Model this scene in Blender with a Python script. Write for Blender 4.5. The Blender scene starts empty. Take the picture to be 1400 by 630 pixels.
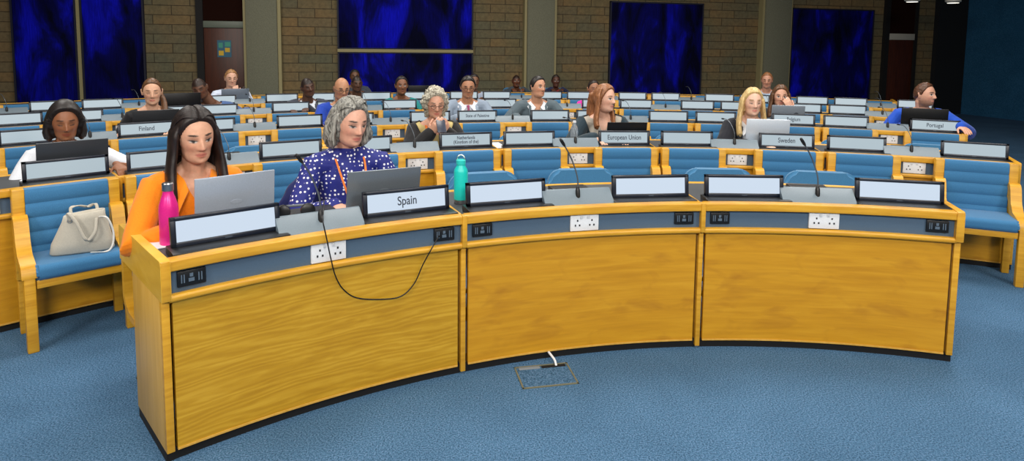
import bpy, bmesh, math, random
from mathutils import Vector, Matrix, noise
random.seed(7)
sc = bpy.context.scene
COL = sc.collection
PI = math.pi
def R_(d): return math.radians(d)
# ------------------------------------------------------------------ calibration (metres)
F, Y0, PITCH, ROLL, H = 871.456, 143.2833, 0.0925, 0.0106, 1.5758
CX, CY, AX = 1.2253, -0.4320, -0.2351          # centre of the seating arcs, azimuth of the hall axis
DH = 0.78                                       # desk rim height
ROWR = {1: 3.673, 2: 5.462, 3: 7.13, 4: 8.56, 5: 9.90, 6: 11.12}
W = 1.247
PH = {1: 0.5, 2: -.038, 3: -.124, 4: -0.3, 5: 0.5, 6: -0.1}
RANGE = {1: (-2, 0), 2: (-3, 2), 3: (-4, 3), 4: (-5, 4), 5: (-6, 4), 6: (-6, 5)}
MOD = {k: 2*math.asin(W/2/(r if k == 1 else r-.05)) for k, r in ROWR.items()}; MOD[2] = math.radians(13.278); MOD[3] = math.radians(10.077)
def ray(x, y):
    u, v = x-700, y-Y0
    cr, sr = math.cos(ROLL), math.sin(ROLL); u, v = u*cr+v*sr, -u*sr+v*cr
    c, s = math.cos(PITCH), math.sin(PITCH); up = -v/F
    return Vector((u/F, c+up*s, -s+up*c))
def at(x, y, z):
    d = ray(x, y); t = (z-H)/d.z
    return Vector((d.x*t, d.y*t, z))
def ring(x, y, R):
    d = ray(x, y)
    a = d.x**2+d.y**2; b = -2*(d.x*CX+d.y*CY); c = CX*CX+CY*CY-R*R
    t = (-b+math.sqrt(b*b-4*a*c))/2/a
    return Vector((0, 0, H))+d*t
def proj(P):
    c, s = math.cos(PITCH), math.sin(PITCH); X = P-Vector((0, 0, H))
    fw = X.y*c-X.z*s; up = X.y*s+X.z*c
    if fw < .1: return (-9999, -9999)
    u, v = F*X.x/fw, -F*up/fw; cr, sr = math.cos(ROLL), math.sin(ROLL)
    return (700+u*cr-v*sr, Y0+u*sr+v*cr)
def az(P): return math.atan2(P.x-CX, P.y-CY)
def pol(R, a, z=0): return Vector((CX+R*math.sin(a), CY+R*math.cos(a), z))
# ------------------------------------------------------------------ materials
MATS = {}
def lin(c): return tuple((v/12.92 if v <= .04045 else ((v+.055)/1.055)**2.4) for v in [q/255 for q in c])
class NT:
    def __init__(s, name):
        s.m = bpy.data.materials.new(name); s.m.use_nodes = True
        s.n = s.m.node_tree.nodes; s.l = s.m.node_tree.links
        s.b = s.n['Principled BSDF']
    def add(s, t, **kw):
        n = s.n.new(t)
        for k, v in kw.items():
            if hasattr(n, k): setattr(n, k, v)
            else: n.inputs[k].default_value = v
        return n
    def link(s, a, ao, b, bi): s.l.new(a.outputs[ao], b.inputs[bi])
    def coords(s, scale=(1, 1, 1)):
        tc = s.add('ShaderNodeTexCoord'); mp = s.add('ShaderNodeMapping'); mp.inputs['Scale'].default_value = scale
        s.link(tc, 'Object', mp, 'Vector'); return mp
    def noise(s, mp, scale, detail=3, rough=.5, dist=0):
        n = s.add('ShaderNodeTexNoise'); n.inputs['Scale'].default_value = scale; n.inputs['Detail'].default_value = detail
        n.inputs['Roughness'].default_value = rough; n.inputs['Distortion'].default_value = dist
        s.link(mp, 0, n, 'Vector'); return n
    def ramp(s, src, out, stops):
        r = s.add('ShaderNodeValToRGB'); e = r.color_ramp.elements
        while len(e) < len(stops): e.new(.5)
        for el, (p, c) in zip(e, stops): el.position = p; el.color = (*c, 1)
        s.link(src, out, r, 'Fac'); return r
    def bump(s, src, out, strength, dist=.01):
        b = s.add('ShaderNodeBump'); b.inputs['Strength'].default_value = strength; b.inputs['Distance'].default_value = dist
        s.link(src, out, b, 'Height'); s.link(b, 0, s.b, 'Normal'); return b
def plain(name, c, rough=.5, metal=0, spec=.5, bump=0, bscale=200, vary=0):
    if name in MATS: return MATS[name]
    t = NT(name); c = lin(c)
    t.b.inputs['Roughness'].default_value = rough; t.b.inputs['Metallic'].default_value = metal
    t.b.inputs['Specular IOR Level'].default_value = spec
    mp = t.coords(); n = t.noise(mp, bscale)
    v = vary or .06
    r = t.ramp(n, 'Fac', [(.25, tuple(x*(1-v) for x in c)), (.75, tuple(min(1, x*(1+v)) for x in c))])
    t.link(r, 'Color', t.b, 'Base Color')
    if bump: t.bump(n, 'Fac', bump, .004)
    MATS[name] = t.m; return t.m
def wood(name, c1, c2, c3, grain=(1.2, 1.2, 16), blotch=0, oak=False, rough=.38):
    t = NT(name); mp = t.coords(grain)
    n = t.noise(mp, 3.0, 6, .6, 1.2 if oak else .4)
    cols = [lin(c1), lin(c2), lin(c3)]
    if oak:
        wv = t.add('ShaderNodeTexWave'); wv.bands_direction = 'Z'; wv.inputs['Scale'].default_value = 2.2
        wv.inputs['Distortion'].default_value = 22; wv.inputs['Detail'].default_value = 4; wv.inputs['Detail Scale'].default_value = .8
        t.link(mp, 0, wv, 'Vector')
        mx = t.add('ShaderNodeMix'); mx.data_type = 'FLOAT'; mx.inputs[0].default_value = .2
        t.link(n, 'Fac', mx, 2); t.link(wv, 'Fac', mx, 3); src, so = mx, 0
    else: src, so = n, 'Fac'
    r = t.ramp(src, so, [(.3, cols[0]), (.5, cols[1]), (.72, cols[2])])
    out = r
    if blotch:
        mp2 = t.coords((1.6, 1.6, 5)); b = t.noise(mp2, 2.2, 3, .55, .5)
        br = t.ramp(b, 'Fac', [(.54, (0, 0, 0)), (.72, (1, 1, 1))])
        mx = t.add('ShaderNodeMix'); mx.data_type = 'RGBA'
        ml = t.add('ShaderNodeMath', operation='MULTIPLY'); ml.inputs[1].default_value = blotch
        t.link(br, 'Color', ml, 0); t.link(ml, 0, mx, 0); t.link(r, 'Color', mx, 6)
        mx.inputs[7].default_value = (*lin((150, 92, 14)), 1)
        t.link(mx, 2, t.b, 'Base Color')
    else: t.link(r, 'Color', t.b, 'Base Color')
    t.b.inputs['Roughness'].default_value = rough
    t.bump(n, 'Fac', .05, .002)
    MATS[name] = t.m; return t.m
def emit(name, c, k=1.0):
    if name in MATS: return MATS[name]
    t = NT(name); t.b.inputs['Base Color'].default_value = (.02, .02, .02, 1); t.b.inputs['Roughness'].default_value = .3
    t.b.inputs['Emission Color'].default_value = (*lin(c), 1); t.b.inputs['Emission Strength'].default_value = k
    MATS[name] = t.m; return t.m
def fabric(name, c, vary=.18, scale=260, bump=.25, rough=.85, big=0):
    if name in MATS: return MATS[name]
    t = NT(name); c = lin(c); mp = t.coords(); n = t.noise(mp, scale, 2, .6)
    r = t.ramp(n, 'Fac', [(.3, tuple(x*(1-vary) for x in c)), (.7, tuple(min(1, x*(1+vary)) for x in c))])
    t.link(r, 'Color', t.b, 'Base Color'); t.b.inputs['Roughness'].default_value = rough
    t.b.inputs['Specular IOR Level'].default_value = .25
    t.b.inputs['Sheen Weight'].default_value = .15
    t.bump(n, 'Fac', bump, .003); MATS[name] = t.m; return t.m
WOOD = wood('yellow_wood', (190, 134, 26), (206, 152, 38), (218, 166, 52))
PANEL = wood('blotchy_panel', (186, 130, 18), (198, 142, 24), (208, 154, 34), (.8, .8, 12), blotch=.5)
OAK = wood('oak_panel', (176, 130, 20), (190, 144, 28), (206, 162, 46), (.8, .8, 6), oak=True)
PALE = wood('pale_end_panel', (196, 150, 58), (206, 160, 70), (214, 170, 84), (14, 14, 1.0))
DWOOD = wood('dark_door_wood', (52, 22, 8), (66, 28, 11), (78, 35, 15), (10, 10, .8), rough=.45)
DESKTOP = plain('desk_leather', (62, 66, 70), .6, bump=.1)
BAND = plain('socket_band_laminate', (74, 96, 118), .5)
BLACK = plain('black_plastic', (14, 15, 18), .4)
PLINTH = plain('plinth_black', (5, 5, 6), .8)
BEZEL = plain('bezel_navy_black', (13, 22, 38), .35)
WHITE = plain('white_plastic', (225, 228, 232), .35)
HOLE = plain('socket_holes', (30, 30, 34), .6)
CONS = plain('console_grey', (106, 120, 130), .45)
STEEL = plain('brushed_steel', (190, 190, 192), .28, metal=1)
SCREEN1 = emit('screen_glow', (196, 211, 228), 1.0)
SCREEN2 = emit('screen_glow_dimmer', (164, 181, 190), 1.0)
TEXT = plain('lettering_ink', (52, 62, 78), .6)
UPH = fabric('blue_upholstery', (57, 113, 156), .12)
UPHC = fabric('blue_chair_cloth', (62, 117, 157), .12)
def carpet(name, c):
    t = NT(name); mp = t.coords(); n = t.noise(mp, 150, 3, .7); n2 = t.noise(mp, 1.6, 3, .6, .6); c = lin(c)
    r = t.ramp(n, 'Fac', [(.36, tuple(x*.38 for x in c)), (.5, c), (.66, (c[0]*2.2+.02, c[1]*1.65, c[2]*1.5))])
    r2 = t.ramp(n2, 'Fac', [(.3, (.86, .87, .88)), (.7, (1.12, 1.1, 1.1))])
    mx = t.add('ShaderNodeMix'); mx.data_type = 'RGBA'; mx.blend_type = 'MULTIPLY'; mx.inputs[0].default_value = 1
    t.link(r, 'Color', mx, 6); t.link(r2, 'Color', mx, 7); t.link(mx, 2, t.b, 'Base Color')
    t.b.inputs['Roughness'].default_value = .95; t.b.inputs['Specular IOR Level'].default_value = .1
    t.bump(n, 'Fac', .5, .006); MATS[name] = t.m; return t.m
CARPET = carpet('blue_carpet', (68, 106, 138))
WCARP = carpet('blue_wall_carpet', (34, 88, 124))
def stone():
    t = NT('stone_blocks'); tc = t.add('ShaderNodeTexCoord'); mp = t.add('ShaderNodeMapping')
    sep = t.add('ShaderNodeSeparateXYZ'); cmb = t.add('ShaderNodeCombineXYZ')
    t.link(tc, 'Object', sep, 0); t.link(sep, 'X', cmb, 'X'); t.link(sep, 'Z', cmb, 'Y')
    b = t.add('ShaderNodeTexBrick'); t.link(cmb, 0, b, 'Vector')
    b.inputs['Scale'].default_value = 1; b.inputs['Brick Width'].default_value = .62; b.inputs['Row Height'].default_value = .172
    b.inputs['Mortar Size'].default_value = .008; b.inputs['Bias'].default_value = -.1
    b.inputs['Color1'].default_value = (*lin((116, 100, 72)), 1); b.inputs['Color2'].default_value = (*lin((98, 94, 77)), 1)
    b.inputs['Mortar'].default_value = (*lin((64, 55, 40)), 1)
    mp2 = t.coords(); n = t.noise(mp2, 14, 5, .65); n2 = t.noise(mp2, 1.3, 2)
    r = t.ramp(n, 'Fac', [(.3, (.72, .72, .7)), (.7, (1.2, 1.18, 1.1))])
    r2 = t.ramp(n2, 'Fac', [(.35, (.85, .95, .95)), (.65, (1.15, 1.02, .88))])
    mx = t.add('ShaderNodeMix'); mx.data_type = 'RGBA'; mx.blend_type = 'MULTIPLY'; mx.inputs[0].default_value = 1
    mx2 = t.add('ShaderNodeMix'); mx2.data_type = 'RGBA'; mx2.blend_type = 'MULTIPLY'; mx2.inputs[0].default_value = 1
    t.link(b, 'Color', mx, 6); t.link(r, 'Color', mx, 7); t.link(mx, 2, mx2, 6); t.link(r2, 'Color', mx2, 7)
    t.link(mx2, 2, t.b, 'Base Color'); t.b.inputs['Roughness'].default_value = .9
    t.bump(b, 'Fac', -.6, .01); return t.m
STONE = stone()
CONC = plain('column_concrete', (112, 112, 94), .9, bump=.4, bscale=60, vary=.2)
TRIMM = plain('pale_trim', (150, 140, 100), .7)
def tapestry():
    t = NT('blue_tapestry'); mp = t.coords((1.5, 1.5, .55)); n = t.noise(mp, 1.3, 4, .55, .8)
    mp2 = t.coords((18, 18, 1.2)); n2 = t.noise(mp2, 3, 3, .6)
    r = t.ramp(n, 'Fac', [(.36, lin((5, 6, 34))), (.52, lin((8, 10, 92))), (.66, lin((16, 20, 196)))])
    r2 = t.ramp(n2, 'Fac', [(.3, (.55, .55, .6)), (.7, (1.25, 1.25, 1.25))])
    mx = t.add('ShaderNodeMix'); mx.data_type = 'RGBA'; mx.blend_type = 'MULTIPLY'; mx.inputs[0].default_value = 1
    t.link(r, 'Color', mx, 6); t.link(r2, 'Color', mx, 7); t.link(mx, 2, t.b, 'Base Color')
    t.b.inputs['Roughness'].default_value = .9; t.b.inputs['Specular IOR Level'].default_value = .1; return t.m
TAP = tapestry()
# ------------------------------------------------------------------ mesh helpers
def obj(name, bm, mat, parent=None, sharp=35, loc=None):
    me = bm if isinstance(bm, bpy.types.Mesh) else bpy.data.meshes.new(name)
    if not isinstance(bm, bpy.types.Mesh):
        bmesh.ops.recalc_face_normals(bm, faces=bm.faces[:]); bm.to_mesh(me); bm.free()
    me.shade_smooth() if hasattr(me, 'shade_smooth') else None
    if sharp: me.set_sharp_from_angle(angle=R_(sharp))
    for m in (mat if isinstance(mat, (list, tuple)) else [mat]): me.materials.append(m)
    o = bpy.data.objects.new(name, me); COL.objects.link(o)
    if parent: o.parent = parent
    if loc is not None: o.location = loc
    return o
def thing(name, label, cat, loc=(0, 0, 0), rotz=0, group=None):
    o = bpy.data.objects.new(name, None); COL.objects.link(o); o.empty_display_size = .1
    o.location = loc; o.rotation_euler = (0, 0, rotz); o['label'] = label; o['category'] = cat
    if group: o['group'] = group
    return o
def tag(o, label, cat, group=None):
    o['label'] = label; o['category'] = cat
    if group: o['group'] = group
    return o
def struct(name, bm, m, **k):
    o = obj(name, bm, m, **k); o['kind'] = 'structure'; return o
def dup(root, loc, rotz, label=None, group=None):
    r = root.copy(); COL.objects.link(r); r.location = loc; r.rotation_euler = (0, 0, rotz)
    if label: r['label'] = label
    if group: r['group'] = group
    for ch in list(root.children):
        c = ch.copy(); COL.objects.link(c); c.parent = r
        for g in list(ch.children):
            d = g.copy(); COL.objects.link(d); d.parent = c
    return r
def box(bm, x0, x1, y0, y1, z0, z1, bev=0, M=None, mi=0):
    vs = [bm.verts.new(Vector(p)) for p in ((x0, y0, z0), (x1, y0, z0), (x1, y1, z0), (x0, y1, z0), (x0, y0, z1), (x1, y0, z1), (x1, y1, z1), (x0, y1, z1))]
    fs = [bm.faces.new([vs[i] for i in f]) for f in ((3, 2, 1, 0), (4, 5, 6, 7), (0, 1, 5, 4), (1, 2, 6, 5), (2, 3, 7, 6), (3, 0, 4, 7))]
    for f in fs: f.material_index = mi
    if M: 
        for v in vs: v.co = M @ v.co
    if bev:
        es = list({e for f in fs for e in f.edges})
        bmesh.ops.bevel(bm, geom=es, offset=bev, segments=2, affect='EDGES', profile=.5)
    return bm
def prism(bm, prof, x0, x1, axis='x', M=None, mi=0):
    """closed profile [(a,b)] extruded: axis x -> (x,a,b)"""
    def P(a, b, t): return {'x': Vector((t, a, b)), 'y': Vector((a, t, b)), 'z': Vector((a, b, t))}[axis]
    A = [bm.verts.new(P(a, b, x0)) for a, b in prof]; B = [bm.verts.new(P(a, b, x1)) for a, b in prof]
    n = len(prof); fs = [bm.faces.new(A), bm.faces.new(B[::-1])]
    for i in range(n): fs.append(bm.faces.new((A[i], B[i], B[(i+1) % n], A[(i+1) % n])))
    for f in fs: f.material_index = mi
    if M:
        for v in A+B: v.co = M @ v.co
    return bm
def rrect(a0, a1, b0, b1, r, n=4, corners=(1, 1, 1, 1)):
    pts = []
    for k, (ca, cb, st) in enumerate(((a1-r, b1-r, 0), (a0+r, b1-r, 90), (a0+r, b0+r, 180), (a1-r, b0+r, 270))):
        if corners[k]:
            for i in range(n+1):
                t = R_(st+90*i/n); pts.append((ca+r*math.cos(t), cb+r*math.sin(t)))
        else: pts.append(((a1, a0, a0, a1)[k], (b1, b1, b0, b0)[k]))
    return pts
def arc(bm, prof, R, a0, a1, n=14):
    """profile [(r,z)] swept along the desk arc, module-local axes (x right, y outwards)"""
    rings = []
    for i in range(n+1):
        a = a0+(a1-a0)*i/n
        rings.append([bm.verts.new(((R+r)*math.sin(a), (R+r)*math.cos(a)-R, z)) for r, z in prof])
    m = len(prof)
    for A, B in zip(rings, rings[1:]):
        for j in range(m): bm.faces.new((A[j], B[j], B[(j+1) % m], A[(j+1) % m]))
    bm.faces.new(rings[0][::-1]); bm.faces.new(rings[-1]); return bm
def tube(bm, pts, r, n=8, mi=0):
    pts = [Vector(p) for p in pts]; rr = r if isinstance(r, (list, tuple)) else [r]*len(pts)
    T = (pts[1]-pts[0]).normalized(); ref = Vector((0, 0, 1)) if abs(T.z) < .9 else Vector((1, 0, 0))
    U = (ref-T*ref.dot(T)).normalized(); rings = []
    for i, p in enumerate(pts):
        t = (pts[min(i+1, len(pts)-1)]-pts[max(i-1, 0)]).normalized()
        U = (U-t*U.dot(t)).normalized(); V = t.cross(U)
        rings.append([bm.verts.new(p+(U*math.cos(2*PI*k/n)+V*math.sin(2*PI*k/n))*rr[i]) for k in range(n)])
    for A, B in zip(rings, rings[1:]):
        for k in range(n):
            f = bm.faces.new((A[k], A[(k+1) % n], B[(k+1) % n], B[k])); f.material_index = mi
    bm.faces.new(rings[0][::-1]).material_index = mi; bm.faces.new(rings[-1]).material_index = mi
    return bm
def spline(pts, n=8):
    pts = [Vector(p) for p in pts]; out = []
    for i in range(len(pts)-1):
        p0 = pts[max(i-1, 0)]; p1 = pts[i]; p2 = pts[i+1]; p3 = pts[min(i+2, len(pts)-1)]
        for k in range(n):
            t = k/n; out.append(.5*((2*p1)+(p2-p0)*t+(2*p0-5*p1+4*p2-p3)*t*t+(3*p1-p0-3*p2+p3)*t**3))
    out.append(pts[-1]); return out
def lathe(bm, prof, n=28, M=None, mi=0):
    rings = []
    for r, z in prof: rings.append([bm.verts.new((max(r, .0004)*math.cos(2*PI*k/n), max(r, .0004)*math.sin(2*PI*k/n), z)) for k in range(n)])
    for A, B in zip(rings, rings[1:]):
        for k in range(n): bm.faces.new((A[k], A[(k+1) % n], B[(k+1) % n], B[k])).material_index = mi
    bm.faces.new(rings[0][::-1]).material_index = mi; bm.faces.new(rings[-1]).material_index = mi
    if M:
        for g in rings:
            for v in g: v.co = M @ v.co
    return bm
def BM(): return bmesh.new()
def frame_at(p, rotz): return Matrix.Translation(p) @ Matrix.Rotation(rotz, 4, 'Z')
ORD = ['', 'first', 'second', 'third', 'fourth', 'fifth', 'sixth', 'seventh', 'eighth', 'ninth', 'tenth', 'eleventh', 'twelfth', 'thirteenth', 'fourteenth', 'fifteenth', 'sixteenth', 'seventeenth', 'eighteenth', 'nineteenth', 'twentieth', 'twenty-first', 'twenty-second', 'twenty-third', 'twenty-fourth']
ROWN = {1: 'front', 2: 'second', 3: 'third', 4: 'fourth', 5: 'fifth', 6: 'last'}
# ------------------------------------------------------------------ the hall
WA = .245; WD = Vector((math.cos(WA), math.sin(WA), 0)); WN = Vector((math.sin(WA), -math.cos(WA), 0))
W0 = Vector((-4.67, 11.997, 0)); CEIL = 4.6
MW = frame_at(W0, WA)                     # wall frame: x along wall, -y into the room
def wx_of(px, y=100):                     # wall x coordinate seen at a picture column
    d = ray(px, y); o = Vector((0, 0, H)); t = (W0-o).dot(WN)/d.dot(WN); return ((o+d*t)-W0).dot(WD)
def wz_of(px, y):
    d = ray(px, y); o = Vector((0, 0, H)); t = (W0-o).dot(WN)/d.dot(WN); return (o+d*t).z
xR = 16.35
bm = BM(); box(bm, -13, 19, -3.5, 19, -.2, 0); struct('floor', bm, CARPET)
bm = BM(); box(bm, -13, 19, -3.5, 19, CEIL, CEIL+.2); struct('ceiling', bm, plain('ceiling_dark', (70, 66, 60), .9))
o = struct('wall_back', box(BM(), -8.5, xR+.3, .0, .3, 0, CEIL), STONE); o.matrix_world = MW
o = struct('wall_right', box(BM(), xR, xR+.3, -16.5, .0, 0, CEIL), WCARP); o.matrix_world = MW
o = struct('wall_left', box(BM(), -8.8, -8.5, -16.5, .3, 0, CEIL), STONE); o.matrix_world = MW
o = struct('wall_front', box(BM(), -8.8, xR+.3, -16.8, -16.5, 0, CEIL), plain('front_wall_paint', (120, 110, 95), .9)); o.matrix_world = MW
# near-black strips on the right wall and beside its back corner
bm = BM(); box(bm, xR-.02, xR, -2.3, -2.15, 0, CEIL); o = struct('trim_5', bm, plain('dark_strip', (8, 14, 20), .9)); o.matrix_world = MW
bm = BM(); box(bm, xR-.9, xR-.02, -.12, 0, 0, CEIL); o = struct('trim_6', bm, plain('dark_strip', (8, 14, 20), .9)); o.matrix_world = MW
o = struct('baseboard_back', box(BM(), -8.5, xR, -.02, 0, 0, .12), plain('dark_skirting', (26, 22, 18), .7)); o.matrix_world = MW
for k, (a, b) in enumerate(((340, 382), (717, 753), (1036, 1070), (1291, 1307))):
    a, b = wx_of(a), wx_of(b)
    bm = BM(); box(bm, a, b, -.22 if k < 3 else -.07, .02, 0, CEIL, .012); o = struct('trim_%d' % (k+1), bm, CONC); o.matrix_world = MW; o['label'] = 'grey-green concrete column on the back wall'
    bm = BM(); box(bm, b, b+.06, -.16 if k < 3 else -.05, 0, 0, CEIL); box(bm, a-.05, a, -.16 if k < 3 else -.05, 0, 0, CEIL)
    o2 = struct('trim_%d' % (k+11), bm, TRIMM); o2.matrix_world = MW
def tapest(x0, x1, z0, z1, label):
    t = thing('wall_tapestry', label, 'wall hanging', (0, 0, 0), 0, 'blue hangings on the back wall'); t.matrix_world = MW
    obj('textile_panel', box(BM(), x0+.03, x1-.03, -.055, -.005, z0+.03, z1-.03, .006), TAP, t)
    b = BM()
    for q in ((x0, x1, z0, z0+.03), (x0, x1, z1-.03, z1), (x0, x0+.03, z0, z1), (x1-.03, x1, z0, z1)): box(b, q[0], q[1], -.065, -.003, q[2], q[3])
    obj('frame', b, plain('dark_frame', (14, 16, 40), .7), t)
    return t
a, b = wx_of(462), wx_of(646)
zb = wz_of(550, 133)-.25
tapest(wx_of(21), wx_of(109.5), zb, 3.6, 'mottled deep blue wall hanging, leftmost in the photo')
tapest(wx_of(115), wx_of(201), zb, 3.6, 'mottled deep blue wall hanging left of the poster door')
tapest(a, b, wz_of(550, 68), 3.6, 'wide deep blue wall hanging, upper of the middle pair')
tapest(a, b, zb, wz_of(550, 71), 'wide deep blue wall hanging, lower of the middle pair')
tapest(wx_of(831), wx_of(957), zb, wz_of(890, 3), 'dark blue wall hanging behind the European Union screen area, right of the middle column')
tapest(wx_of(1077), wx_of(1188), zb, wz_of(1130, 12), 'dark blue wall hanging beside the plain right-hand door')
b = BM(); box(b, wx_of(462), wx_of(646), -.07, -.002, wz_of(550, 71.5), wz_of(550, 67.5)); o = struct('trim_21', b, TRIMM); o.matrix_world = MW
b = BM(); box(b, wx_of(110), wx_of(114.5), -.07, -.002, zb, 3.6); o = struct('trim_22', b, TRIMM); o.matrix_world = MW
def door(n, x0, x1, zlint, zbar0, zbar1, barmat, poster=None):
    dk = plain('door_recess', (10, 8, 8), .8)
    d = struct('door_%d' % n, box(BM(), x0+.10, x1-.03, -.05, .0, .01, zlint, .008), DWOOD); d.matrix_world = MW
    b = BM(); box(b, x0-.02, x0+.10, -.09, .0, 0, 3.9); box(b, x1-.03, x1+.04, -.09, 0, 0, 3.9)
    f = obj('door_frame', b, dk, d)
    obj('door_bar', box(BM(), x0+.10, x1-.03, -.08, -.01, zbar0, zbar1, .006), barmat, d)
    obj('transom_panel', box(BM(), x0+.10, x1-.03, -.045, .0, zlint+.01, 3.9), plain('transom_dark', (30, 11, 6), .95, spec=.1), d)
    for ch in d.children: ch['kind'] = 'structure'
    return d
d1 = door(1, wx_of(273), wx_of(338), wz_of(305, 29), wz_of(305, 38), wz_of(305, 29), plain('door_bar_grey', (96, 104, 92), .5))
d2 = door(2, wx_of(1204), wx_of(1245), wz_of(1222, 46), wz_of(1222, 54.5), wz_of(1222, 46), plain('door_bar_pale', (176, 172, 160), .5))
px0, px1, pz0, pz1 = wx_of(299), wx_of(318), wz_of(308, 78), wz_of(308, 55)
pt = thing('poster', 'small blue and yellow poster taped to the dark door', 'poster', (0, 0, 0)); pt.matrix_world = MW
obj('sheet', box(BM(), px0, px1, -.056, -.052, pz0, pz1), plain('poster_blue', (40, 92, 116), .6), pt)
b = BM(); mx = (px0+px1)/2; mz = (pz0+pz1)/2; dx = (px1-px0); dz = (pz1-pz0)
for q, m in ((( .1, .45, .1, .38), 0), ((.55, .9, .3, .55), 0), ((.1, .4, .55, .85), 1), ((.55, .95, .62, .9), 1)):
    box(b, px0+dx*q[0], px0+dx*q[1], -.0585, -.0562, pz0+dz*q[2], pz0+dz*q[3], mi=m)
obj('printed_blocks', b, [plain('poster_yellow', (196, 160, 40), .6), plain('poster_green', (60, 140, 120), .6)], pt)
# two ceiling spot lamps showing at the top edge
for px, yy, lab in ((1247, 2.5, 'white ceiling spot lamp, left of the two above the right door'), (1303, 4, 'white ceiling spot lamp, right of the two nearest the corner')):
    d = ray(px, yy); P = Vector((0, 0, H))+d*(12.0/d.y)
    t = thing('ceiling_lamp', lab, 'lamp', P, 0, 'spot lamps by the right corner')
    lathe_b = lathe(BM(), [(.10, .0), (.13, .02), (.13, .16), (.05, .2), (.02, .22), (.015, CEIL-P.z)]); obj('housing', lathe_b, plain('lamp_white', (180, 178, 170), .5), t)
    obj('bulb_disc', lathe(BM(), [(.0, -.004), (.095, -.004), (.095, .004), (0, .004)]), emit('lamp_glow', (255, 250, 235), 1.6), t)
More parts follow.
